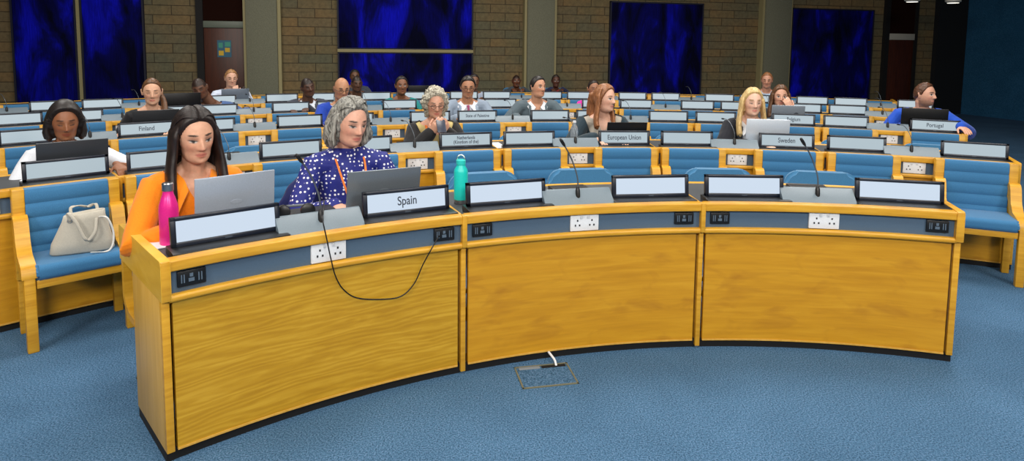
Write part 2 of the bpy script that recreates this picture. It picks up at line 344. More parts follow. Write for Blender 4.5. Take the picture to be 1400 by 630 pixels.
# ------------------------------------------------------------------ desks
def socket_part(parent, y, x=0, z=.695):
    s = obj('socket_outlet', box(BM(), x-.075, x+.075, y-.012, y+.002, z-.042, z+.042, .004), WHITE, parent)
    for cx in (-.038, .038):
        b = BM()
        for hx, hz in ((0, .012), (-.011, -.012), (.011, -.012)): box(b, x+cx+hx-.0035, x+cx+hx+.0035, y-.0135, y-.0115, z+hz-.0045, z+hz+.0045)
        obj('pin_holes', b, HOLE, s)
    for cx in (-.018, .018):
        b = BM(); box(b, x+cx-.006, x+cx+.006, y-.016, y-.011, z+.022, z+.036, .001); obj('rocker_switch', b, plain('switch_white', (205, 208, 212), .4), s)
def connector_part(parent, R, a, z=.695):
    p = Vector((R*math.sin(a), R*math.cos(a)-ROWR[1] if False else R*math.cos(a), z))
    return p
def make_desk(row, front=PANEL, ends=(False, False), label='', group=None):
    R = ROWR[row]; h = MOD[row]/2; t = thing('conference_desk', label, 'desk', group=group)
    g = .012/R
    n = 14
    fr = obj('front_panel', arc(BM(), [(0, .045), (.022, .045), (.022, .64), (0, .64)], R, -h+2.2*g, h-2.2*g, n), front, t)
    obj('panel_edging', arc(BM(), [(-.003, .04), (.024, .04), (.024, .048), (-.003, .048)], R, -h+2.2*g, h-2.2*g, n), PALE, t)
    obj('plinth', arc(BM(), [(.012, .0), (.10, .0), (.10, .046), (.012, .046)], R, -h+g, h-g, n), PLINTH, t)
    obj('top_rail', arc(BM(), rrect(-.022, .035, .738, .78, .006, 3), R, -h+g, h-g, n), WOOD, t)
    obj('socket_band', arc(BM(), [(.004, .648), (.03, .648), (.03, .74), (.004, .74)], R, -h+g, h-g, n), BAND, t)
    obj('trim_rail', arc(BM(), rrect(-.024, .03, .621, .649, .011, 4), R, -h+g, h-g, n), WOOD, t)
    obj('work_surface', arc(BM(), [(.03, .725), (.60, .725), (.60, .75), (.03, .75)], R, -h+g, h-g, n), DESKTOP, t)
    obj('back_lip', arc(BM(), rrect(.595, .625, .705, .757, .008, 3), R, -h+g, h-g, n), WOOD, t)
    obj('inner_shelf', arc(BM(), [(.03, .60), (.45, .60), (.45, .62), (.03, .62)], R, -h+g, h-g, n), WOOD, t)
    # boards: divider posts on each side of the module
    for s in (-1, 1):
        end = ends[0] if s < 0 else ends[1]
        M = Matrix.Translation((0, -R, 0)) @ Matrix.Rotation(-s*h, 4, 'Z') @ Matrix.Translation((0, R, 0))
        if end:
            x0, x1 = (-.014, .018) if s < 0 else (-.018, .014)
            prof = rrect(-.026, .635, .632, .784, .016, 4, (1, 1, 0, 0))
            obj('end_panel', prism(BM(), prof, x0-.001, x1+.001, 'x', M), WOOD if s > 0 else PALE2, t)
            b = BM(); box(b, x0, x1, -.028, .0, .630, .782, .004, M); obj('corner_post', b, WOOD, t)
            b = BM(); box(b, x0+.002, x1-.002, .018, .43, .04, .632, .002, M); obj('pedestal_side', b, PALE, t)
            b = BM(); box(b, x0+.002, x1-.002, -.006, .018, .04, .632, .002, M); obj('pedestal_edge', b, WOOD, t)
            # curved bracket under the overhang
            b = BM(); outer = []; inner = []
            for i in range(9):
                q = R_(90*i/8); outer.append((.385+.15*math.sin(PI/2-q) if False else .385+.13+.03-.13*(1-math.cos(q))*1.0, 0))
            po = [(.616, .632)]+[(.476+.14*math.cos(R_(a)), .48-.0-.09*math.sin(R_(a))) for a in range(0, 91, 15)]+[(.425, .39)]
            pi = [(.425, .42)]+[(.476+.105*math.cos(R_(a)), .48-.06*math.sin(R_(a))) for a in range(90, -1, -15)]+[(.581, .632)]
            prism(b, po+pi, x0+.0, x1-.0, 'x', M); obj('bracket', b, WOOD, t)
            b = BM(); box(b, x0+.003, x1-.003, .01, .42, 0, .04, 0, M); obj('end_plinth', b, PLINTH, t)
        elif s < 0:
            b = BM(); box(b, -.012, .012, -.028, .012, .628, .782, .004, M); obj('divider_block', b, WOOD, t)
            b = BM(); box(b, -.009, .009, .012, .56, .65, .772, .003, M); obj('divider_rail', b, WOOD, t)
            b = BM(); box(b, -.012, .012, -.006, .36, .012, .63, .002, M); obj('divider_post', b, WOOD, t)
            b = BM(); lathe(b, [(.012, 0), (.012, .012)], 10, M @ Matrix.Translation((0, .006, 0))); obj('levelling_foot', b, STEEL, t)
    socket_part(t, .0045)
    for s in (-1, 1):
        a = s*(h-.095/R); M = Matrix.Translation((0, -R, 0)) @ Matrix.Rotation(-a, 4, 'Z') @ Matrix.Translation((0, R, 0))
        b = BM(); box(b, -.05, .05, -.008, .006, .668, .728, .003, M); c = obj('connector_plate', b, BLACK, t)
        b = BM(); box(b, -.012, .008, -.011, -.007, .685, .698, 0, M); box(b, -.008, .004, -.011, -.007, .703, .716, 0, M)
        for q in (-.036, -.027, .024, .034): box(b, q-.002, q+.002, -.010, -.007, .683, .715, 0, M)
        obj('connector_ports', b, plain('port_grey', (84, 100, 116), .5), c)
    return t
PALE2 = wood('pale_end_board', (206, 158, 44), (214, 168, 54), (222, 178, 66), (2, 2, 8))
def center_az(row, k): return AX+(PH[row]+k+.5)*(MOD[row])
MODS = {}
for row in ROWR:
    lst = []
    for k in range(RANGE[row][0], RANGE[row][1]+1):
        a = center_az(row, k); P = pol(ROWR[row], a)
        xs = [proj(pol(ROWR[row], a+s*MOD[row]/2, DH))[0] for s in (-1, 1)]
        if xs[1] > 4 and xs[0] < 1396: lst.append((k, a, P))
    MODS[row] = lst
FRONTL = ['oak-grained wooden desk at the left end, behind it the woman in orange', 'middle module of the front wooden desk, behind the floor box', 'right end module of the front wooden desk with blotchy panel']
for row, lst in MODS.items():
    protos = {}
    for i, (k, a, P) in enumerate(lst):
        ends = (k == RANGE[row][0], k == RANGE[row][1])
        if row == 1:
            d = make_desk(1, [OAK, PANEL, PANEL][i], ends, FRONTL[i], 'front desk modules'); d.location = P; d.rotation_euler = (0, 0, -a); continue
        lab = 'yellow wooden desk module, %s from the left in the %s row' % (ORD[i+1], ROWN[row])
        key = ends
        if key in protos: dup(protos[key], P, -a, lab)
        else:
            protos[key] = make_desk(row, PANEL, ends, lab, 'desk modules of the %s row' % ROWN[row])
            protos[key].location = P; protos[key].rotation_euler = (0, 0, -a)
# ------------------------------------------------------------------ tufted benches in front of rows two to six
def make_bench():
    """bench local: x right, y outwards, back plane at y=0 .. ; 0.495 wide"""
    t = thing('upholstered_bench', '', 'bench'); w = .2475; iw = w-.056
    b = BM(); prof = []
    z0, z1, nb = .40, .785, 5
    for i in range(nb):
        za = z0+(z1-z0)*i/nb; zb_ = z0+(z1-z0)*(i+1)/nb
        for q in range(7):
            u = q/6; prof.append((-.075-.009*math.sin(PI*u)**.5-.02*(1-(za+(zb_-za)*u-z0)/(z1-z0)), za+(zb_-za)*u))
    prof += [(-.05, z1+.004), (-.012, z1), (-.012, z0)]
    prism(b, prof, -iw, iw); obj('backrest', b, UPH, t, 50)
    b = BM(); prof = rrect(-.385, -.07, .365, .445, .03, 5); prism(b, prof, -iw, iw)
    es = [e for e in b.edges if abs(abs(e.verts[0].co.x)-iw) < 1e-4 and abs(abs(e.verts[1].co.x)-iw) < 1e-4 and abs(e.verts[0].co.x-e.verts[1].co.x) < 1e-4]
    bmesh.ops.bevel(b, geom=es, offset=.012, segments=2, affect='EDGES'); obj('seat', b, UPH, t, 50)
    b = BM(); box(b, -iw, iw, -.365, -.34, .325, .368, .004); obj('front_rail', b, WOOD, t)
    for s in (-1, 1):
        xa, xb = (-w, -w+.056) if s < 0 else (w-.056, w)
        b = BM(); box(b, xa, xb, -.085, -.012, .30, .79, .006); obj('back_post', b, WOOD, t)
        b = BM()
        po = [(-.08, .655), (-.115, .655), (-.135, .645), (-.15, .625), (-.18, .53), (-.23, .475), (-.33, .452), (-.355, .44), (-.37, .42), (-.373, .385)]
        pi = [(-.325, .385), (-.32, .405), (-.24, .42), (-.16, .45), (-.12, .53), (-.08, .57)]
        prism(b, po+pi, xa-.004, xb+.004); obj('arm', b, WOOD, t, 50)
        b = BM(); box(b, xa+.004, xb-.004, -.372, -.327, 0, .39, .005); obj('leg', b, WOOD, t)
        b = BM(); box(b, xa+.006, xb-.006, -.07, -.03, 0, .31, .004); obj('leg', b, WOOD, t)
    return t
bench0 = None
for row in (2, 3, 4, 5, 6):
    items = []
    for k, a, P in MODS[row]:
        for s in (-1, 1):
            q = Vector((s*(.015+.2475), math.cos(MOD[row]/4)*0-.032, 0))
            am = a+s*(W/2-.2625)/(ROWR[row]-.05); rr = ROWR[row]-.032
            items.append((pol(rr, am), am))
    vis = 0
    for P, am in items:
        x = proj(P+Vector((0, 0, .7)))[0]
        if x < -25 or x > 1425: continue
        vis += 1
        lab = 'blue tufted bench with yellow arms, %s from the left in the %s row' % (ORD[vis], ROWN[row])
        if row == 2 and vis == 1: lab = 'blue tufted bench carrying the grey tote bag'
        if bench0 is None:
            bench0 = make_bench(); bench0.location = P; bench0.rotation_euler = (0, 0, -am); bench0['label'] = lab; bench0['group'] = 'tufted benches of the second row'
        else: dup(bench0, P, -am, lab, 'tufted benches of the %s row' % ROWN[row])
# ------------------------------------------------------------------ rounded chairs behind the desks
def make_chair():
    t = thing('swivel_chair', '', 'chair'); b = BM()
    prof = rrect(-.23, .23, .42, .768, .085, 6, (1, 1, 1, 1))
    prism(b, [(x, z) for x, z in prof], .0, .065, 'y')
    es = [e for e in b.edges if abs(e.verts[0].co.y-e.verts[1].co.y) < 1e-5]
    bmesh.ops.bevel(b, geom=es, offset=.02, segments=3, affect='EDGES')
    for v in b.verts: v.co.y += -.18*v.co.x**2*4*.35+.10*(v.co.z-.43)
    obj('backrest', b, UPHC, t, 50)
    b = BM(); tube(b, [(x, -.012+.10*(z-.43)-.252*x*x, z) for x, z in [(-.222, .665), (-.1, .667), (0, .668), (.1, .667), (.222, .665)]], .004, 6); obj('seam_piping', b, UPH, t)
    b = BM(); prof = rrect(-.225, .225, -.44, .02, .07, 6); prism(b, prof, .40, .475, 'z')
    es = [e for e in b.edges if abs(e.verts[0].co.z-e.verts[1].co.z) < 1e-5]
    bmesh.ops.bevel(b, geom=es, offset=.022, segments=3, affect='EDGES'); obj('seat', b, UPHC, t, 50)
    b = BM(); box(b, -.03, .03, .045, .075, .32, .55, .004); box(b, -.03, .03, -.2, .075, .31, .335, .003); obj('back_bracket', b, BLACK, t)
    b = BM(); lathe(b, [(.045, .08), (.03, .1), (.025, .34), (.08, .4)], 14, Matrix.Translation((0, -.2, 0))); obj('pedestal', b, BLACK, t)
    b = BM()
    for i in range(5):
        q = 2*PI*i/5; tube(b, [(.02*math.cos(q), -.2+.02*math.sin(q), .09), (.26*math.cos(q), -.2+.26*math.sin(q), .05), (.27*math.cos(q), -.2+.27*math.sin(q), .0)], [.022, .016, .018], 8)
    obj('star_base', b, BLACK, t); return t
chair0 = None
CH_R = {1: .93, 2: .80, 3: .66, 4: .60, 5: .70}
EXTRA_CHAIRS = []
OCC = {}   # filled by people: (row) -> list of azimuths
def place_chairs():
    global chair0
    for row in (1, 2, 3, 4, 5):
        vis = 0
        for k, a, P in MODS[row]:
            for s in (-1, 1):
                am = a+s*.325/(ROWR[row]+.9); rr = ROWR[row]+CH_R[row]
                for oa, orr in OCC.get(row, []):
                    if abs(oa-am)*rr < .33: am = oa; rr = max(orr, ROWR[row]+.62)
                q = pol(rr, am); x = proj(q+Vector((0, 0, .8)))[0]
                if x < -15 or x > 1415: continue
                vis += 1
                lab = 'blue round-topped chair, %s from the left behind the %s row desks' % (ORD[vis], ROWN[row])
                if row == 1 and vis == 1: lab = 'blue round-topped chair under the woman in orange'
                if row == 1 and vis == 2: lab = 'blue round-topped chair under the woman in polka dots'
                if chair0 is None:
                    chair0 = make_chair(); chair0.location = q; chair0.rotation_euler = (0, 0, -am); chair0['label'] = lab; chair0['group'] = 'chairs of the front row'
                else: dup(chair0, q, -am, lab, 'chairs of the %s row' % ROWN[row])
    for i, (oa, orr) in enumerate(sorted(OCC.get(6, []))):
        dup(chair0, pol(orr, oa), -oa, ['blue chair of the dark-haired man hidden behind another man', 'blue chair of the man in dark grey left of the middle column', 'blue chair of the person with the red scarf by the middle column'][i], 'chairs at the back')
# ------------------------------------------------------------------ monitors and microphone consoles
def make_monitor(scr):
    t = thing('display_screen', '', 'screen'); T = Matrix.Translation((0, .095, .780)) @ Matrix.Rotation(R_(-7), 4, 'X')
    obj('base', box(BM(), -.222, .222, -.005, .135, .75, .782, .004), BLACK, t)
    b = BM(); box(b, -.05, .05, .114, .13, .76, .83, .003); obj('stand_neck', b, BLACK, t)
    b = BM()
    for q in ((-.21, .21, 0, .018), (-.21, .21, .101, .117), (-.21, -.190, .0, .117), (.190, .21, 0, .117)): box(b, q[0], q[1], -.012, .016, q[2], q[3], .0025, T)
    box(b, -.2, .2, .0, .018, .008, .11, 0, T)
    obj('bezel', b, BEZEL, t)
    b = BM(); box(b, -.1905, .1905, -.006, -.001, .0175, .1015, 0, T); obj('lit_screen', b, scr, t)
    b = BM(); box(b, -.014, .014, -.0135, -.0115, .006, .011, 0, T); obj('maker_badge', b, plain('badge_grey', (60, 70, 84), .4), t)
    return t
def letter(parent, lines, size=.036):
    T = Matrix.Translation((0, .095, .780)) @ Matrix.Rotation(R_(-7), 4, 'X')
    for i, tx in enumerate(lines):
        cu = bpy.data.curves.new('lettering', 'FONT'); cu.body = tx; cu.size = size; cu.align_x = 'CENTER'; cu.align_y = 'CENTER'; cu.extrude = .0005
        cu.offset = .0006
        ob = bpy.data.objects.new('lettering', cu); COL.objects.link(ob)
        me = bpy.data.meshes.new_from_object(ob.evaluated_get(bpy.context.evaluated_depsgraph_get())); bpy.data.objects.remove(ob)
        z = .0590+((len(lines)-1)/2-i)*size*1.0
        me.transform(T @ Matrix.Translation((0, -.0075, z)) @ Matrix.Rotation(PI/2, 4, 'X') @ Matrix.Diagonal((.88, 1.12, 1, 1)))
        o = obj('lettering', me, TEXT, parent, 0)
mon1, mon2 = make_monitor(SCREEN1), make_monitor(SCREEN2)
used = {1: False, 2: False}
TEXTS = {}
def mon_near(row, px):
    best = None
    for k, a, P in MODS[row]:
        for s in (-1, 1):
            am = a+s*.375/(ROWR[row]+.05); x = proj(pol(ROWR[row]+.1, am, .86))[0]
            if best is None or abs(x-px) < best[0]: best = (abs(x-px), (row, k, s))
    return best[1]
for row, px, lines in ((1, 555, ['Spain']), (2, 637, ['Netherlands', '(Kingdom of the)']), (2, 852, ['European Union']), (2, 1069, ['Sweden']), (3, 219, ['Finland']), (3, 655, ['State of Palestine']), (3, 1088, ['Belgium']), (3, 1278, ['Portugal'])):
    TEXTS[mon_near(row, px)] = lines
def make_console(low=False):
    t = thing('microphone_console', '', 'microphone')
    prof = [(.012, .75), (.02, .76), (.105, .833), (.118, .837), (.13, .834), (.33, .765), (.33, .75)]
    obj('sloped_housing', prism(BM(), prof, -.185, .185), CONS, t)
    b = BM(); box(b, -.10, .10, .19, .28, .795, .82, 0, None); obj('speaker_grille', b, BLACK, t)
    lathe_m = Matrix.Translation((.0, .075, .79)) @ Matrix.Rotation(R_(-8), 4, 'X')
    obj('microphone_base', lathe(BM(), [(.010, -.01), (.012, .0), (.012, .045), (.008, .06), (.005, .065)], 14, lathe_m), BLACK, t)
    p = spline([(0, .078, .86), (-.004, .085, .90), (-.02, .13, .955), (-.035, .20, .985), (-.05, .27, .985)] if low else [(0, .078, .86), (-.004, .085, .91), (-.022, .10, .975), (-.048, .10, 1.03), (-.078, .09, 1.075)], 6)
    obj('gooseneck', tube(BM(), p, .0028 if low else .0038, 8), plain('gooseneck_grey', (84, 92, 100), .35, metal=.4), t)
    d = (p[-1]-p[-3]).normalized(); e = p[-1]
    obj('microphone_head', tube(BM(), [e-d*.012, e, e+d*.02, e+d*.035, e+d*.04], [.0035, .006, .0065, .0055, .0025] if low else [.005, .008, .0085, .007, .003], 10), BLACK, t)
    return t
con0 = make_console(); con_used = False; con1 = make_console(True); con1_used = False
MONO = {}
for row in (1, 2, 3, 4, 5):
    nv = 0; nc = 0
    for k, a, P in MODS[row]:
        for s in (-1, 1):
            am = a+(.405 if s > 0 else -.368)/(ROWR[row]+.06); q = pol(ROWR[row]+.04, am); x = proj(q+Vector((0, 0, .86)))[0]
            if x < -25 or x > 1425: continue
            nv += 1
            txt = TEXTS.get((row, k, s))
            if txt: lab = 'low wide black-framed desk display reading %s' % txt[0]
            else: lab = 'blank lit desk display, %s from the left in the %s row' % (ORD[nv], ROWN[row])
            pr = 1 if row == 1 else 2; src = mon1 if pr == 1 else mon2
            if not used[pr]: m = src; m.location = q; m.rotation_euler = (0, 0, -am); m['label'] = lab; m['group'] = 'desk displays of the %s row' % ROWN[row]; used[pr] = True
            else: m = dup(src, q, -am, lab, 'desk displays of the %s row' % ROWN[row])
            m['_t'] = 0; MONO[(row, k, s)] = m
        q = pol(ROWR[row], a); x = proj(q+Vector((0, 0, .9)))[0]
        if -10 < x < 1410:
            nc += 1; lab = 'grey sloped console with gooseneck microphone, %s from the left in the %s row' % (ORD[nc], ROWN[row])
            if row == 1: lab = ['grey microphone console between the woman in orange and the woman in polka dots', 'grey microphone console on the middle front desk', 'grey microphone console on the right front desk'][nc-1]
            q = pol(ROWR[row]+.025, a)
            if not con_used: con0.location = q; con0.rotation_euler = (0, 0, -a); con0['label'] = lab; con0['group'] = 'microphone consoles of the front row'; con_used = True
            elif row == 1: dup(con0, q, -a, lab, 'microphone consoles of the front row')
            elif not con1_used: con1.location = q; con1.rotation_euler = (0, 0, -a); con1['label'] = lab; con1['group'] = 'microphone consoles of the second row'; con1_used = True
            else: dup(con1, q, -a, lab, 'microphone consoles of the %s row' % ROWN[row])
for key, m in MONO.items():
    del m['_t']
    if key in TEXTS:
        tx = TEXTS[key]; letter(m, tx, .052 if tx == ['Spain'] else (.033 if len(tx) == 2 else .041 if len(tx[0]) > 15 else .048))
# ------------------------------------------------------------------ people
def smooth(a, b, x):
    t = max(0, min(1, (x-a)/(b-a))); return t*t*(3-2*t)
def ga(x, s): return math.exp(-(x/s)**2)
def head_pt(n, fem=True):
    x, y, z = n; f = max(0, -y)
    rx, ry, rz = (.071 if fem else .075), (.100 if y > 0 else .090), (.118 if z > 0 else .124)
    p = Vector((x*rx, y*ry, z*rz))
    if z > 0: p.x *= 1+.06*(1-z*z)*z; p.y *= 1.0+.05*z*(1-z)
    if p.z < .0:
        t = min(1, -p.z/.118)
        k = (.30 if fem else .24)
        # keep a rounded square jaw: widen low rings then taper
        w = 1+.35*smooth(.35, .95, t)-k*t**1.3
        p.x *= w
        if y < 0: p.y *= 1+.42*smooth(.4, .97, t)
        else: p.y *= 1-.45*smooth(.1, .9, t)
    if y < .1:
        X, Z = p.x, p.z; d = 0
        nose = ga(X, .0095 if fem else .011)*smooth(.030, -.028, Z)*(1 if Z > -.028 else smooth(-.044, -.028, Z))*.025
        wing = ga(abs(X)-.010, .008)*ga(Z+.030, .009)*.008
        brow = ga(abs(X)-.028, .022)*ga(Z-.026, .010)*(.004 if fem else .006)
        sock = -ga(abs(X)-.030, .016)*ga(Z-.006, .013)*.009
        lid = ga(abs(X)-.031, .011)*ga(Z-.002, .008)*.005
        chk = ga(abs(X)-.040, .018)*ga(Z+.022, .020)*.004
        lip = ga(X, .020)*(ga(Z+.055, .0045)+1.1*ga(Z+.066, .0055))*.0065-ga(X, .022)*ga(Z+.0605, .0022)*.003
        chin = ga(X, .020)*ga(Z+.097, .013)*.007
        phil = -ga(X, .012)*ga(Z+.080, .006)*.002
        d = nose+wing+brow+sock+lid+chk+lip+chin+phil
        p.y -= d*smooth(0, .35, f)
    return p
def grid_head(bm, M, fem, off=None, nu=88, nv=72, sc_=1.0):
    rows = []
    for j in range(1, nv):
        th = PI*j/nv; r = []
        for i in range(nu):
            ph = 2*PI*i/nu; n = Vector((math.sin(th)*math.sin(ph), -math.sin(th)*math.cos(ph), math.cos(th)))
            p = head_pt(n, fem)
            if off: p = p+n*off(n, p)
            r.append(bm.verts.new(M @ (p*sc_)))
        rows.append(r)
    t = bm.verts.new(M @ ((head_pt(Vector((0, 0, 1)), fem)+Vector((0, 0, off(Vector((0, 0, 1)), Vector((0, 0, .118))) if off else 0)))*sc_))
    bt = bm.verts.new(M @ (head_pt(Vector((0, 0, -1)), fem)*sc_))
    for i in range(nu):
        bm.faces.new((t, rows[0][i], rows[0][(i+1) % nu])); bm.faces.new((bt, rows[-1][(i+1) % nu], rows[-1][i]))
    for A, B in zip(rows, rows[1:]):
        for i in range(nu): bm.faces.new((A[i], B[i], B[(i+1) % nu], A[(i+1) % nu]))
def loft(bm, pts, rads, n=14, xref=Vector((1, 0, 0)), cap=True, grow=0):
    pts = [Vector(p) for p in pts]; rads = [(r, r) if not isinstance(r, (tuple, list)) else r for r in rads]
    rads = [(a+grow, b+grow) for a, b in rads]
    if cap:
        a, b = pts[0], pts[1]; d = (a-b).normalized(); m = min(rads[0]); e, g = pts[-1], pts[-2]; d2 = (e-g).normalized(); m2 = min(rads[-1])
        pts = [a+d*m*.9, a+d*m*.6]+pts+[e+d2*m2*.6, e+d2*m2*.9]
        sc2 = lambda r, k: (r[0]*k, r[1]*k)
        rads = [sc2(rads[0], .4), sc2(rads[0], .8)]+rads+[sc2(rads[-1], .8), sc2(rads[-1], .4)]
    rings = []
    for i, p in enumerate(pts):
        t = (pts[min(i+1, len(pts)-1)]-pts[max(i-1, 0)]).normalized()
        u = xref-t*xref.dot(t)
        if u.length < .05: u = Vector((0, 1, 0))-t*t.y
        u.normalize(); v = t.cross(u); a, b = rads[i]
        rings.append([bm.verts.new(p+u*math.cos(2*PI*k/n)*a+v*math.sin(2*PI*k/n)*b) for k in range(n)])
    for A, B in zip(rings, rings[1:]):
        for k in range(n): bm.faces.new((A[k], A[(k+1) % n], B[(k+1) % n], B[k]))
    bm.faces.new(rings[0][::-1]); bm.faces.new(rings[-1]); return bm
def remesh(bm, vox, it=2):
    bmesh.ops.recalc_face_normals(bm, faces=bm.faces[:])
    me = bpy.data.meshes.new('tmp'); bm.to_mesh(me); bm.free()
    ob = bpy.data.objects.new('tmp', me); COL.objects.link(ob)
    m = ob.modifiers.new('r', 'REMESH'); m.mode = 'VOXEL'; m.voxel_size = vox
    if it: s = ob.modifiers.new('s', 'SMOOTH'); s.iterations = it; s.factor = .5
    dg = bpy.context.evaluated_depsgraph_get(); out = bpy.data.meshes.new_from_object(ob.evaluated_get(dg))
    bpy.data.objects.remove(ob); bpy.data.meshes.remove(me); return out
def skin_mat(name):
    if 'skin_by_attribute' in MATS: return MATS['skin_by_attribute']
    t = NT('skin'); a = t.add('ShaderNodeVertexColor'); a.layer_name = 'tone'
    mp = t.coords(); n = t.noise(mp, 60, 3); r = t.ramp(n, 'Fac', [(.3, (.93, .92, .91)), (.7, (1.06, 1.05, 1.04))])
    mx = t.add('ShaderNodeMix'); mx.data_type = 'RGBA'; mx.blend_type = 'MULTIPLY'; mx.inputs[0].default_value = 1
    t.link(a, 'Color', mx, 6); t.link(r, 'Color', mx, 7); t.link(mx, 2, t.b, 'Base Color')
    t.b.inputs['Roughness'].default_value = .5; t.b.inputs['Subsurface Weight'].default_value = .06
    t.b.inputs['Subsurface Radius'].default_value = (.01, .004, .002); MATS['skin_by_attribute'] = t.m; return t.m
def hair_mat(c, c2, scale=(26, 26, 5)):
    key = 'hair_%d_%d_%d' % tuple(c)
    if key in MATS: return MATS[key]
    t = NT('hair'); mp = t.coords(scale); n = t.noise(mp, 4, 4, .6, .4)
    r = t.ramp(n, 'Fac', [(.32, lin(c2)), (.62, lin(c))]); t.link(r, 'Color', t.b, 'Base Color')
    t.b.inputs['Roughness'].default_value = .45; t.bump(n, 'Fac', .2, .004); MATS[key] = t.m; return t.m
def polka():
    t = NT('polka_fabric'); mp = t.coords(); v = t.add('ShaderNodeTexVoronoi'); v.inputs['Scale'].default_value = 50; v.inputs['Randomness'].default_value = .55
    t.link(mp, 0, v, 'Vector'); r = t.ramp(v, 'Distance', [(.25, (.80, .80, .84)), (.32, lin((20, 30, 118)))])
    v2 = t.add('ShaderNodeTexVoronoi'); v2.inputs['Scale'].default_value = 50; v2.inputs['Randomness'].default_value = .55; t.link(mp, 0, v2, 'Vector')
    t.link(r, 'Color', t.b, 'Base Color'); t.b.inputs['Roughness'].default_value = .7; return t.m
def hand(bm, w, d, n, curl=.5, side=1, grip=0.0):
    """w wrist, d finger direction, n palm normal (palm faces n); side +1: thumb on d x n side"""
    d = d.normalized(); n = (n-d*n.dot(d)).normalized(); s = d.cross(n)*side
    loft(bm, [w-d*.03, w, w+d*.03, w+d*.065, w+d*.088], [(.024, .019), (.026, .017), (.037, .016), (.041, .014), (.039, .012)], 14, s)
    for q, (o, L) in enumerate(((.030, .068), (.0105, .076), (-.0095, .071), (-.029, .056))):
        p = w+d*.082+s*o; dd = d.copy(); pts = [p-d*.02, p]; ang = 0
        for seg in (.45, .32, .25):
            ang += curl*(.55+.06*q)
            dd = (d*math.cos(ang)+n*math.sin(ang)+s*(o*1.2*(1-grip))).normalized(); p = p+dd*L*seg; pts.append(p)
        loft(bm, pts, [.0092, .0092, .0086, .0080, .0070], 8, s)
    b = w+d*.022+s*.026+n*.004
    t1 = (d*.62+s*.68+n*.25).normalized(); t2 = (d*.9+s*.25+n*(.25+.5*curl)).normalized()
    loft(bm, [b-s*.012, b, b+t1*.034, b+t1*.034+t2*.028, b+t1*.034+t2*.050], [.013, .013, .0105, .0098, .008], 8, d)
def ik(S, Hd, l1, l2, pole):
    v = Hd-S; L = min(v.length, (l1+l2)*.995); v.normalize(); Hd = S+v*L
    a = (l1*l1-l2*l2+L*L)/(2*L); h = math.sqrt(max(0, l1*l1-a*a)); p = (pole-v*pole.dot(v)).normalized()
    return S+v*a+p*h, Hd
PN = [0]
